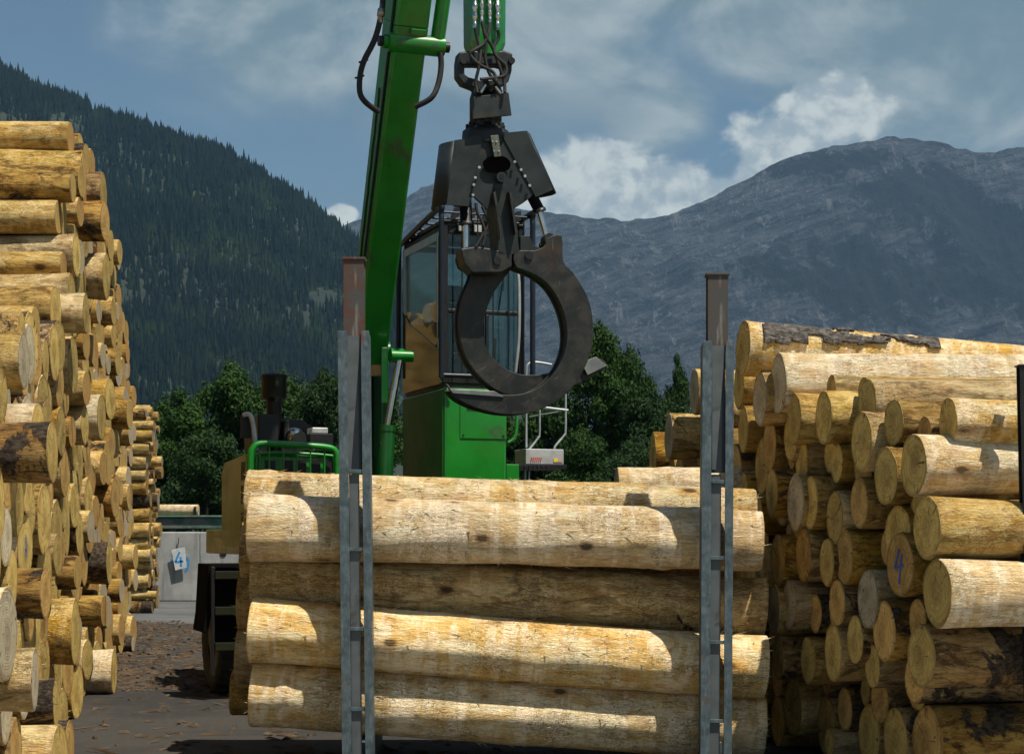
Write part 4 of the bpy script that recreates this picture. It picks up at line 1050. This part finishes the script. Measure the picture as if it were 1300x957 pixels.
c = GP(631, 331, 0); s = MB(); s.cyl(Vector((c.x, -.02, c.z)), Vector((c.x, .1, c.z)), .042, n=20); s.build('hinge_pin', M_BLACK, c2_, .004)
# worn shovel tips
s = MB(); s.hexa([GP(571,494,-.02), GP(575,499,-.02), GP(575,499,.30), GP(571,494,.30)], [GP(628,497,-.02)+Vector((0,0,.004)), GP(640,504,-.02), GP(640,504,.30), GP(628,497,.30)+Vector((0,0,.004))]); s.build('claw_tip', M_WORN, c1, .002)
s = MB(); s.hexa([GP(771,464,.22), GP(757,453,.22), GP(757,453,.54), GP(771,464,.54)], [GP(746,476,.22), GP(738,460,.22), GP(738,460,.54), GP(746,476,.54)]); s.build('claw_tip', M_WORN, c2_, .002)

# ------------------------------------------------------------------ middle distance: concrete wall, green beam machine
for i in range(4):
    px0 = 193+60.5*i; D = 51.7; k = D/F
    lab = ['first concrete wall block beside the left pile, with a blue 4 tag hanging on it', 'second concrete wall block, beside the green machine\'s side panel', 'third concrete wall block, mostly behind the machine', 'fourth concrete wall block, farthest right behind the machine'][i]
    root = empty('concrete_block', ((px0-650)*k, D, 0), 0, lab, 'concrete block', 'concrete wall blocks in a row')
    w = 60.2*k; h = 88*k
    s = MB(); s.box(0, w, 0, .35, 0, h); s.box(0, w, .351, 1.3, 0, .2); s.build('slab', M_CONC, root, .03)
    s = MB(); c = (30*k, 0, h-27*k); s.cyl((c[0], -.02, c[2]), (c[0], .02, c[2]), .10, n=14); s.build('anchor_hole', M_BLACK, root)
    if i == 0:
        tg = empty('number_tag', ((228-650)*k, D-.12, EYE+(HY-709)*k), 0, 'pale tag with a blue number 4 hanging on the concrete block', 'tag')
        tg.rotation_euler = (0, R(-6), 0)
        s = MB(); s.prism([(-.19, .28), (.21, .32), (.20, -.28), (-.14, -.33)], -.01, .01); s.build('plate', M_SIGN, tg, .004)
        s = MB()
        for (a, b), (c_, d_) in [((.05, .2), (-.11, -.08)), ((-.11, -.08), (.13, -.08)), ((.06, .05), (.05, -.22))]:
            A = Vector((a, -.016, b)); B = Vector((c_, -.016, d_)); dd = (B-A).normalized(); nn = Vector((dd.z, 0, -dd.x))*.028
            s.hexa([A-nn, B-nn, B+nn, A+nn], [q+Vector((0, .005, 0)) for q in (A-nn, B-nn, B+nn, A+nn)])
        s.build('painted_number', M_SKYBLUE, tg)
        s = MB(); s.tube(smooth_path([(-.02, .03, .33), (.03, .02, .45), (.05, .06, .62)], 4), .012, 6); s.build('hanging_wire', M_BLACK, tg)
        s = MB(); pts = smooth_path([(k*24, -.006, h-37*k), (k*30, -.006, h-33*k), (k*42, -.006, h-32*k), (k*46, -.006, h-37*k), (k*45, -.006, h-46*k), (k*42, -.006, h-50*k)], 5)
        for a, b in zip(pts, pts[1:]):
            dd = (b-a).normalized(); nn = Vector((dd.z, 0, -dd.x))*.035; s.add([a-nn, b-nn, b+nn, a+nn], [(0,1,2,3),(3,2,1,0)] if False else [(0,1,2,3)])
        s.build('spray_arc', M_SKYBLUE, root)
D = 54.0; k = D/F
cv = empty('green_conveyor', ((170-650)*k, D, 0), 0, 'weathered green steel conveyor beam behind the concrete blocks', 'conveyor')
X_ = lambda px: (px-170)*k; Z_ = lambda py: EYE+(HY-py)*k
s = MB(); s.box(X_(197), X_(420), 0, .5, Z_(671), Z_(657)); s.box(X_(195), X_(420), -.08, .58, Z_(656.8), Z_(654)); s.build('conveyor_beam', M_OLDGREEN, cv, .02)
s = MB(); s.box(X_(168), X_(196.5), -.1, .9, 1.2, Z_(655.5)); s.box(X_(172), X_(192), -.1, .7, 0, 1.19); s.build('drive_housing', simple('dark_green_machine', (.02,.09,.06), .5, 0, .2, .2, 2.), cv, .03)
s = MB(); s.cyl((X_(186), -.11, Z_(667)), (X_(186), -.101, Z_(667)), .09, n=16); s.box(X_(194), X_(197), -.14, -.101, Z_(671), Z_(648)); s.build('cover_plate', M_BLACK, cv)
for px in (215, 260, 300, 350): 
    s = MB(); s.box(X_(px), X_(px+5), .1, .4, 0, Z_(671.2)); s.build('leg', M_OLDGREEN, cv)
s = MB(); s.box(X_(246), X_(249), .0, .1, Z_(653.8), Z_(643)); s.build('side_stop', M_BLACK, cv)
add_log(P(252, 647.5, 54.2), R(0), .165, 3.8, 'white', 0, flip=True, cut=1, label='single smooth cream log lying on the green conveyor beam')
add_log(P(193, 729, 50), R(0), .36, 3.6, 'honey', 0, flip=True, cut=0, label='thick brown log on the ground left of the concrete blocks')
add_log(P(183, 695, 50.6), R(0), .22, 3.6, 'pale', 0, flip=True, cut=0, label='pale log above the thick brown one, left of the concrete blocks')

# ------------------------------------------------------------------ ground
def m_ground():
    t = NT('yard_dirt'); c = t.coords(); sp = t.n('ShaderNodeSeparateXYZ'); t.put(sp.inputs[0], c)
    n = t.noise(c, .35, 8, .65, .5); f = t.noise(c, 14., 6, .7); b = t.noise(t.vmath('MULTIPLY', c, (2.4, .8, 1)), 1.5, 7, .7, 1.)
    col = t.mix(t.ss(n, .4, .6), (.022,.021,.020), (.042,.038,.032)); col = t.mix(t.math('MULTIPLY', t.ss(b, .52, .66), .8), col, (.058,.038,.020))
    col = t.mix(t.math('MULTIPLY', t.ss(f, .6, .72), .6), col, (.16,.11,.055))
    far = t.ss(sp.outputs[1], 62, 75)
    col = t.mix(far, col, t.mix(f, (.035,.06,.015), (.06,.085,.025)))
    t.bsdf(col, .9, 0, t.bump(t.math('ADD', f, b), .8, .03)); return t.m
s = MB(); s.add([(-9000, -50, 0), (9000, -50, 0), (9000, 9000, 0), (-9000, 9000, 0)], [(0,1,2,3)])
tag(s.build('ground', m_ground()), 'dark dirt yard littered with bark', kind='structure')
ta = NT('road_asphalt'); c = ta.coords(); n = ta.noise(c, .5, 7, .65, .5); f = ta.noise(c, 30., 4)
cl = ta.mix(ta.ss(n, .4, .62), (.075,.08,.085), (.11,.112,.11)); cl = ta.mix(ta.math('MULTIPLY', ta.ss(ta.noise(ta.vmath('MULTIPLY', c, (1, 3, 1)), .9, 7, .7), .54, .62), .7), cl, (.06,.045,.03))
ta.bsdf(cl, .8, 0, ta.bump(f, .3, .01))
s = MB(); s.add([(-60, -45, .004), (60, -45, .004), (60, 13.1, .004), (-60, 13.1, .004)], [(0,1,2,3)]); tag(s.build('bounce_sheet', simple('pale_bounce_surface', (.22,.21,.19), .9, 0, 0, .2, .8)), 'added pale sheet out of view, bouncing light onto the log rack', kind='structure')  # unseen pale sheet, added to bounce sunlight up onto the logs
s = MB(); s.add([(-60, 37, .004), (40, 38.5, .004), (40, 51.5, .004), (-60, 51.5, .004)], [(0,1,2,3)]); tag(s.build('road', ta.m), 'grey asphalt strip before the concrete blocks', kind='structure')
rg = random.Random(3); s = MB()
for _ in range(3400):
    u = rg.random()
    if u < .75: Y = rg.uniform(21, 39); X = lerp(lx_face(Y)-.1, -1.5, rg.random()**1.6)
    else: Y = rg.uniform(12, 24); X = rg.uniform(-5.5, 5.5)
    L = rg.uniform(.02, .16)*(1 if rg.random() < .9 else 2); w = rg.uniform(.008, .03); a = rg.uniform(0, 3.14); h = rg.uniform(.004, .03)
    M = Matrix.Translation((X, Y, .005)) @ Matrix.Rotation(a, 4, 'Z') @ Matrix.Rotation(rg.uniform(-.25, .25), 4, 'Y')
    s.add([M @ Vector(v) for v in ((-L, -w, 0), (L, -w*.4, 0), (L*.9, w, 0), (-L*.8, w*.7, 0), (-L*.6, 0, h), (L*.6, 0, h*.8))], [(0,1,5,4),(1,2,5),(2,3,4,5),(3,0,4)])
tag(s.build('bark_debris', simple('bark_chips', (.075,.048,.026), .9, 0, 0, .6, 3.)), 'scraps of bark and splinters strewn on the dirt', 'bark scraps', kind='stuff')

# ------------------------------------------------------------------ trees
def m_leaf(name, a, b):
    t = NT(name); c = t.coords(); gi = t.n('ShaderNodeNewGeometry')
    n = t.noise(c, 1.1, 4, .6); oi = t.n('ShaderNodeObjectInfo')
    col = t.mix(t.ss(n, .35, .65), a, b); col = t.mix(t.math('MULTIPLY', gi.outputs['Random Per Island'], .5), col, tuple(x*1.6 for x in b))
    col = t.mix(t.math('MULTIPLY', oi.outputs['Random'], .35), col, a)
    bs = t.bsdf(col, .65, 0, spec=.2)
    tr = t.n('ShaderNodeBsdfTranslucent'); t.put(tr.inputs[0], col); mx = t.n('ShaderNodeMixShader'); mx.inputs[0].default_value = .25
    t.t.links.new(bs.outputs[0], mx.inputs[1]); t.t.links.new(tr.outputs[0], mx.inputs[2]); t.t.links.new(mx.outputs[0], t.out.inputs[0])
    return t.m
M_LEAF = m_leaf('summer_foliage', (.009,.030,.006), (.034,.082,.010)); M_LEAF2 = m_leaf('darker_foliage', (.008,.024,.007), (.022,.054,.010))  # second leaf material is a darker green, used on every other tree shape
M_BARK = simple('tree_bark', (.05,.04,.03), .9, 0, 0, .3, 8., .5)
def tree_proto(seed, conic=False):
    rg = random.Random(seed); tr = MB(); H_ = 10.
    tp = [Vector((0, 0, 0))]
    for i in range(1, 8): tp.append(Vector((rg.uniform(-.12, .12)*i*.5, rg.uniform(-.1, .1)*i*.5, H_*.92*i/7)))
    tr.tube(tp, [.22*(1-i/8)+.02 for i in range(8)], 8)
    clumps = []
    nb_ = 46
    for i in range(nb_):
        h = rg.uniform(.14, .97); base = tp[0].lerp(tp[-1], h); a = rg.uniform(0, 6.28)
        R_ = (2.9*(1-h)**.75+.35 if conic else 3.1*math.sin(math.pi*min(1, (h*.86+.10)))**.8+.2)*rg.uniform(.6, 1.08)
        e = base+Vector((math.cos(a)*R_, math.sin(a)*R_, rg.uniform(-.2, .9)))
        m = base.lerp(e, .5)+Vector((0, 0, .2)); tr.tube([base, m, e], [.07, .045, .012], 5)
        for t_ in (.45, .72, 1.0):
            q = base.lerp(e, t_)+Vector((rg.uniform(-.3, .3), rg.uniform(-.3, .3), rg.uniform(-.2, .3)))
            clumps.append((q, rg.uniform(.5, .95)*(.8 if conic else 1)))
    clumps.append((tp[-1]+Vector((0, 0, .25)), .5 if not conic else .35))
    lf = MB()
    for c, r in clumps:
        for _ in range(int(260*r)+60):
            d = Vector((rg.gauss(0, 1), rg.gauss(0, 1), rg.gauss(0, .75))); d = d.normalized()*r*rg.uniform(.45, 1.08); p = c+d
            n_ = (d.normalized()+Vector((rg.uniform(-.8, .8), rg.uniform(-.8, .8), rg.uniform(-.2, 1.)))).normalized()
            a = n_.orthogonal().normalized(); b = n_.cross(a); w = rg.uniform(.045, .12); th = rg.uniform(0, 6.28)
            a, b = a*math.cos(th)+b*math.sin(th), b*math.cos(th)-a*math.sin(th)
            lf.add([p-a*w*1.3, p-b*w*.7+n_*.02, p+a*w*1.3, p+b*w*.7+n_*.02], [(0,1,2,3)])
    return tr, lf
def mesh_of(mb, name, mat):
    me = bpy.data.meshes.new(name); me.from_pydata(mb.v, [], mb.f); me.polygons.foreach_set('use_smooth', mb.sm); me.materials.append(mat); me.update(); return me
TP = []
for i in range(5):
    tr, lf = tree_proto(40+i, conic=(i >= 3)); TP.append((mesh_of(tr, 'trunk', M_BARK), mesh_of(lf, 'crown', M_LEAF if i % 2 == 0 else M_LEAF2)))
def tree(px, top, D, wpx, proto, label, group='broadleaf trees beyond the yard'):
    k = D/F; h = (EYE+(HY-top)*k); root = empty('broadleaf_tree', ((px-650)*k, D, 0), random.uniform(0, 6.28), label, 'tree', group)
    w = wpx*k/6.2; root.scale = (w, w, h/10.)
    for nm, me in zip(('trunk', 'crown'), TP[proto]):
        o = bpy.data.objects.new(nm, me); COL.objects.link(o); o.parent = root
trees = [
 (170, 510, 84, 110, 1, 'rounded tree rising just right of the left log pile'),
 (222, 488, 80, 120, 0, 'broad tree above the conveyor, second from the left pile'),
 (300, 452, 86, 130, 0, 'tallest left-hand tree, directly above the mirror bracket'),
 (262, 540, 76, 110, 1, 'lower dark tree standing over the concrete blocks'),
 (362, 470, 88, 120, 2, 'leafy tree behind the black air intake'),
 (415, 462, 82, 110, 1, 'leafy tree just left of the left steel post'),
 (330, 560, 74, 110, 1, 'low tree behind the engine house mirror'),
 (465, 478, 90, 120, 2, 'tree partly hidden between the left post and the boom'),
 (560, 520, 92, 120, 1, 'tree almost wholly hidden behind the cab'),
 (640, 520, 88, 110, 0, 'tree seen through the cab and platform rails'),
 (702, 478, 86, 110, 0, 'tree behind the tip of the platform handrail'),
 (752, 405, 84, 125, 2, 'tallest right-hand tree, its top beside the claw tip'),
 (800, 432, 88, 95, 0, 'rounder tree right against the tallest right-hand tree'),
 (860, 442, 90, 74, 4, 'small pointed tree just left of the right steel post'),
 (828, 488, 82, 100, 1, 'lower bright tree filling the gap left of the pointed one'),
 (905, 500, 94, 90, 1, 'tree half hidden behind the right steel post'),
 (735, 540, 74, 100, 2, 'low bushy tree under the tallest right-hand tree'),
 (800, 560, 72, 110, 1, 'low bushy tree right above the stray log end'),
 (870, 570, 74, 90, 2, 'low tree behind the left shoulder of the right pile'),
 (960, 520, 96, 120, 0, 'tree wholly shaded behind the right pile'),
]
for (px, top, D, w, pr, lab) in trees: tree(px, top, D, w, pr, lab)

# ------------------------------------------------------------------ hill with forest, mountain
def fbm(x, y, z=0, o=6): return noise.fractal(Vector((x, y, z)), 1.0, 2.0, o)
hr = [(-900, -330), (-300, -60), (-100, 30), (0, 80), (46, 106), (92, 119), (138, 141), (184, 154), (230, 172), (276, 186), (322, 212), (368, 238), (414, 273), (440, 288), (480, 322), (540, 380), (620, 450), (720, 540), (820, 640), (900, 690)]
HD = 2200.; HB = 1150.
hrw = [((a-650)*HD/F, EYE+(HY-b)*HD/F-12) for a, b in hr]
def hill_z(X, Y):
    zr = interp(X, hrw)
    if Y <= HD: t = max(0, (Y-HB)/(HD-HB)); z = zr*(t**.85)
    else: z = zr*max(0, 1-((Y-HD)/900)**2*1.0)
    w = max(0, min(1, (Y-HB)/300))*max(0, min(1, zr/150))
    return z+w*(38*fbm(X*.0035, Y*.0035, 1, 5))*(1 if Y < HD-250 else max(.15, (HD-Y+0)/250 if Y < HD else .15))-1
def terrain(name, x0, x1, nx, y0, y1, ny, fz, mat, label):
    s = MB(); vs = [(lerp(x0, x1, i/nx), lerp(y0, y1, j/ny), 0) for j in range(ny+1) for i in range(nx+1)]
    vs = [(x, y, fz(x, y)) for x, y, _ in vs]
    s.add(vs, [(j*(nx+1)+i, j*(nx+1)+i+1, (j+1)*(nx+1)+i+1, (j+1)*(nx+1)+i) for j in range(ny) for i in range(nx)], True)
    return tag(s.build(name, mat), label, kind='structure')
tf = NT('forest_floor'); c = tf.coords(); n = tf.noise(c, .008, 8, .65, .4); f = tf.noise(c, .06, 5)
cl = tf.mix(tf.ss(n, .42, .6), (.009,.017,.010), (.018,.028,.013)); cl = tf.mix(tf.math('MULTIPLY', tf.ss(tf.noise(tf.vmath('MULTIPLY', c, (1, 1, .4)), .006, 7, .7), .60, .70), .8), cl, (.10,.10,.09))
tf.bsdf(cl, .95, 0, tf.bump(f, .6, 6.))
terrain('hill', -1900, 560, 150, HB-60, 3000, 90, hill_z, tf.m, 'steep dark wooded hillside')
# conifers on it
rg = random.Random(77); s = MB(); cnt = 0
for _ in range(26000):
    if rg.random() < .30: Y = HD+rg.uniform(-60, 25)
    else: Y = rg.uniform(1300, HD)
    pxr = rg.uniform(-30, 640); X = (pxr-650)/F*Y; z = hill_z(X, Y)
    if z < 6: continue
    py = HY-(z-EYE)*F/Y
    if py > 560: continue
    if fbm(X*.006+9, z*.007, 2, 4) > .34 and rg.random() < .85: continue
    h = rg.choice([rg.uniform(7, 13), rg.uniform(12, 22)])*(1.3 if rg.random() < .08 else 1); w = h*rg.uniform(.13, .2); n = 6; a0 = rg.uniform(0, 6); lean = rg.uniform(-.3, .3)
    vs = []; fs = []
    for q, (b0, ww, tz_) in enumerate(((-.1, 1., .62), (.42, .62, 1.0))):
        o = len(vs)
        for j in range(n):
            a = a0+q+2*math.pi*j/n; rr = w*ww*rg.uniform(.7, 1.25); vs.append((X+rr*math.cos(a), Y+rr*math.sin(a), z+h*(b0+rg.uniform(-.05, .05))))
        vs.append((X+lean, Y, z+h*tz_)); fs += [(o+j, o+(j+1) % n, o+n) for j in range(n)]
    s.add(vs, fs); cnt += 1
print('conifers', cnt)
tcn = NT('conifer_needles'); gi = tcn.n('ShaderNodeNewGeometry'); c = tcn.coords(); n = tcn.noise(c, .012, 5, .6)
cl = tcn.mix(gi.outputs['Random Per Island'], (.003,.008,.006), (.010,.021,.011)); cl = tcn.mix(tcn.ss(n, .5, .66), cl, (.020,.036,.013)); tcn.bsdf(cl, .9, 0, spec=.1)
tag(s.build('hill_forest', tcn.m), 'dense dark conifers covering the hillside', 'forest', kind='stuff')

mr = [(-700, 330), (300, 300), (430, 290), (455, 278), (480, 272), (510, 255), (535, 236), (555, 229), (575, 236), (600, 250), (640, 262), (690, 268), (740, 276), (790, 279), (840, 272), (870, 262), (905, 246), (950, 226), (1000, 203), (1040, 190), (1080, 178), (1120, 170), (1160, 168), (1190, 174), (1225, 186), (1250, 192), (1300, 188), (1400, 150), (1600, 190), (2000, 260)]
MD = 5000.
mrw = [((a-650)*MD/F, EYE+(HY-b)*MD/F) for a, b in mr]
def mt_z(X, Y):
    zr = interp(X+40*fbm(Y*.001, 3.3, 0, 3), mrw)
    if Y <= MD: t = max(0, (Y-3000)/(MD-3000)); z = zr*(.12*t+.88*t**1.25)
    else: z = zr*(1-((Y-MD)/900)**2*.6)
    e = 1 if Y < MD-500 else max(.10, abs(MD-Y)/500)
    w = max(0, min(1, (Y-3000)/600))
    gul = noise.ridged_multi_fractal(Vector(((X*.8+Y*.35)*.0021, Y*.0010, .5)), 1., 2.1, 6, 1., 2.)
    g2 = noise.ridged_multi_fractal(Vector((X*.0075, Y*.0022, 2.5)), 1., 2.1, 5, 1., 2.)
    return z+w*e*(gul-1.1)*150+w*e*(g2-1.1)*38+w*(14*fbm(X*.02, Y*.02, 0, 5))*max(e, .6)
tm = NT('limestone_and_scrub'); c = tm.coords(); sp = tm.n('ShaderNodeSeparateXYZ'); tm.put(sp.inputs[0], c)
n = tm.noise(c, .0035, 9, .68, .5)
fn = tm.noise(tm.vmath('MULTIPLY', c, (1.2, .5, 1.2)), .03, 9, .8, .4)
tilt = tm.vmath('ADD', c, tm.vmath('MULTIPLY', tm.noise(c, .004, 4, out='Color'), (0, 0, 60)))
dx_ = tm.math('ADD', tm.vmath('DOT_PRODUCT', tilt, (-.32, 0, 1)), 0)
dv = tm.n('ShaderNodeCombineXYZ'); tm.put(dv.inputs[0], tm.math('MULTIPLY', tm.vmath('DOT_PRODUCT', c, (1, .3, .32)), .007)); tm.put(dv.inputs[1], tm.math('MULTIPLY', dx_, .035))
st = tm.noise(dv.outputs[0], 1., 8, .8, .3)
chv = tm.noise(tm.vmath('MULTIPLY', c, (.018, .003, .0035)), 1., 7, .7, .5)
rock = tm.mix(tm.ss(st, .40, .60), (.018,.027,.038), (.105,.122,.136)); rock = tm.mix(tm.math('MULTIPLY', tm.ss(fn, .54, .62), .7), rock, (.26,.275,.28))
rock = tm.mix(tm.math('MULTIPLY', tm.ss(chv, .58, .68), .6), rock, (.30,.31,.31))
veg = tm.mix(fn, (.004,.009,.009), (.012,.019,.016))
def blob(cx, cz, rx, rz):
    return tm.math('SUBTRACT', 1, tm.vmath('LENGTH', tm.vmath('MULTIPLY', tm.vmath('SUBTRACT', c, ((cx-650)*MD/F, 0, (HY-cz)*MD/F)), (1/(rx*MD/F), 0, 1/(rz*MD/F)))))
bl = blob(1130, 270, 130, 60)
for b_ in (blob(1040, 210, 90, 28), blob(1230, 330, 120, 60), blob(1010, 400, 130, 60), blob(1180, 400, 110, 50)):
    bl = tm.math('MAXIMUM', bl, b_)
vm = tm.math('ADD', tm.math('MULTIPLY', tm.math('SUBTRACT', n, .5), 2.6), tm.math('MULTIPLY', bl, .9))
vm = tm.math('ADD', vm, tm.math('MULTIPLY', tm.math('SUBTRACT', fn, .5), 2.2)); vm = tm.math('ADD', vm, tm.math('MULTIPLY', tm.math('SUBTRACT', chv, .5), -1.4))
col = tm.mix(tm.ss(vm, .0, .34), rock, veg)
tm.bsdf(col, .95, 0, tm.bump(tm.math('ADD', tm.math('ADD', tm.math('MULTIPLY', st, .7), fn), tm.math('MULTIPLY', chv, 1.4)), 1., 60.))
terrain('mountain', -3300, 3300, 640, 2950, 5700, 170, mt_z, tm.m, 'grey limestone mountain with dark scrub')

# ------------------------------------------------------------------ haze
s = MB(); s.box(-4200, 4200, -60, 6200, -60, 1500)
hz = s.build('haze', None); hz.data.materials.clear()
th = bpy.data.materials.new('haze_air'); th.use_nodes = True; nt = th.node_tree; nt.nodes.clear()
ou = nt.nodes.new('ShaderNodeOutputMaterial'); pv = nt.nodes.new('ShaderNodeVolumePrincipled')
pv.inputs['Color'].default_value = (.30, .60, 1.0, 1); pv.inputs['Density'].default_value = HAZE = 4.8e-5; pv.inputs['Anisotropy'].default_value = 0
nt.links.new(pv.outputs[0], ou.inputs['Volume']); hz.data.materials.append(th); hz['kind'] = 'stuff'; hz['label'] = 'thin blue haze in the valley air'

# ------------------------------------------------------------------ sky
SUN = Vector((.34, -.31, 1.)).normalized()
EL = math.asin(SUN.z); AZ = math.atan2(SUN.x, SUN.y)
w = bpy.data.worlds.new('World'); sc.world = w; w.use_nodes = True; wt = w.node_tree; wt.nodes.clear()
t = NT.__new__(NT); t.t = wt; t.m = None; t.out = wt.nodes.new('ShaderNodeOutputWorld')
sky = t.n('ShaderNodeTexSky', sky_type='NISHITA', sun_disc=False, sun_elevation=EL, sun_rotation=AZ, altitude=600, air_density=1.0, dust_density=1.2, ozone_density=1.0)
bg = t.n('ShaderNodeBackground'); t.put(bg.inputs[0], t.mix(1., sky.outputs[0], (.98, 1.04, .95), 'MULTIPLY')); bg.inputs[1].default_value = .064
g = t.coords('Generated'); sp = t.n('ShaderNodeSeparateXYZ'); t.put(sp.inputs[0], g)
az = t.math('ARCTAN2', sp.outputs[0], sp.outputs[1]); el = t.math('ARCSINE', sp.outputs[2])
U = t.math('MULTIPLY', az, F/100); V = t.math('MULTIPLY', el, F/100)      # hundreds of pixels
cb = t.n('ShaderNodeCombineXYZ'); t.put(cb.inputs[0], U); t.put(cb.inputs[1], V); uv = cb.outputs[0]
wv = t.vmath('MULTIPLY', uv, (.75, 1.15, 1))
def nz(vec, sc_, d=8, r=.58, dist=.3): return t.noise(vec, sc_, d, r, dist)
f1 = nz(wv, .45, 9, .56, .5); f2 = nz(t.vmath('ADD', wv, (.12, -.28, 0)), .45, 9, .56, .5); fw = nz(wv, .22, 5, .55, .2)
cu1 = nz(t.vmath('MULTIPLY', uv, (1, 1.2, 1)), 1.5, 8, .55, .2); cu2 = nz(t.vmath('ADD', t.vmath('MULTIPLY', uv, (1, 1.2, 1)), (.10, -.22, 0)), 1.5, 8, .55, .2)
def sb_(px, py, rx, ry):
    cc = ((px-650)/100, (HY-py)/100, 0)
    return t.math('SUBTRACT', 1, t.vmath('LENGTH', t.vmath('MULTIPLY', t.vmath('SUBTRACT', uv, cc), (100/rx, 100/ry, 0))))
def mx(*a):
    r = a[0]
    for b in a[1:]: r = t.math('MAXIMUM', r, b)
    return r
gm = mx(sb_(400, 60, 230, 110), sb_(640, 60, 300, 150), sb_(860, -20, 330, 110), sb_(1270, 100, 330, 170), sb_(830, 150, 90, 70), sb_(1500, 50, 500, 200), sb_(-600, 100, 350, 200), sb_(1050, 70, 260, 90))
gmask = t.ss(t.math('ADD', gm, t.math('MULTIPLY', t.math('SUBTRACT', f1, .5), 1.3)), -.15, .55)
bm = mx(sb_(790, 262, 170, 75), sb_(745, 222, 90, 42), sb_(900, 272, 160, 50), sb_(1010, 235, 120, 65), sb_(1050, 165, 75, 55), sb_(985, 205, 75, 60), sb_(433, 280, 22, 16))
bmask = t.ss(t.math('ADD', bm, t.math('MULTIPLY', t.math('SUBTRACT', cu1, .5), 1.5)), .0, .34)
rel = t.math('SUBTRACT', f1, f2); crel = t.math('SUBTRACT', cu1, cu2)
gc = t.mix(t.ss(t.math('ADD', t.math('MULTIPLY', rel, 3.), t.math('MULTIPLY', t.math('SUBTRACT', fw, .5), 2.2)), -.45, .55), (.16,.23,.26), (.44,.49,.48))
# belly of the big cloud, a darker bank
bel = t.ss(t.math('ADD', sb_(600, 165, 300, 62), t.math('MULTIPLY', t.math('SUBTRACT', f1, .5), .8)), 0., .6)
gc = t.mix(t.math('MULTIPLY', bel, .65), gc, (.12,.185,.225))
bc = t.mix(t.ss(t.math('ADD', crel, t.math('MULTIPLY', t.math('SUBTRACT', f2, .5), -.12)), -.12, .12), (.33,.39,.42), (.58,.62,.59))
b2 = t.n('ShaderNodeBackground'); t.put(b2.inputs[0], gc); b2.inputs[1].default_value = 1.
b3 = t.n('ShaderNodeBackground'); t.put(b3.inputs[0], bc); b3.inputs[1].default_value = 1.
m1 = t.n('ShaderNodeMixShader'); t.put(m1.inputs[0], t.math('MULTIPLY', gmask, .85)); wt.links.new(bg.outputs[0], m1.inputs[1]); wt.links.new(b2.outputs[0], m1.inputs[2])
m2 = t.n('ShaderNodeMixShader'); t.put(m2.inputs[0], t.math('MULTIPLY', bmask, .92)); wt.links.new(m1.outputs[0], m2.inputs[1]); wt.links.new(b3.outputs[0], m2.inputs[2])
wt.links.new(m2.outputs[0], t.out.inputs[0])
w.cycles.sampling_method = 'MANUAL'; w.cycles.sample_map_resolution = 512

sun = bpy.data.lights.new('sun', 'SUN'); sun.energy = 5.0; sun.angle = R(.53); sun.color = (1., .93, .80)
so = bpy.data.objects.new('sun', sun); COL.objects.link(so); so.rotation_euler = SUN.to_track_quat('Z', 'Y').to_euler()

cam = bpy.data.cameras.new('camera'); cam.sensor_width = 36; cam.lens = 36*F/1300; cam.shift_y = (HY-478.5)/1300; cam.clip_start = .1; cam.clip_end = 20000
co = bpy.data.objects.new('camera', cam); COL.objects.link(co); co.location = (0, 0, EYE); co.rotation_euler = (R(90), 0, 0); sc.camera = co
vs_ = sc.view_settings; vs_.view_transform = 'Standard'; vs_.look = 'None'; vs_.exposure = .2; vs_.gamma = 1
sc.cycles.use_denoising = True; sc.cycles.max_bounces = 8; sc.cycles.diffuse_bounces = 3; sc.cycles.volume_bounces = 0; sc.cycles.transparent_max_bounces = 8
sc.cycles.use_adaptive_sampling = True; sc.cycles.adaptive_threshold = .02
print('logs', LOGN[0])
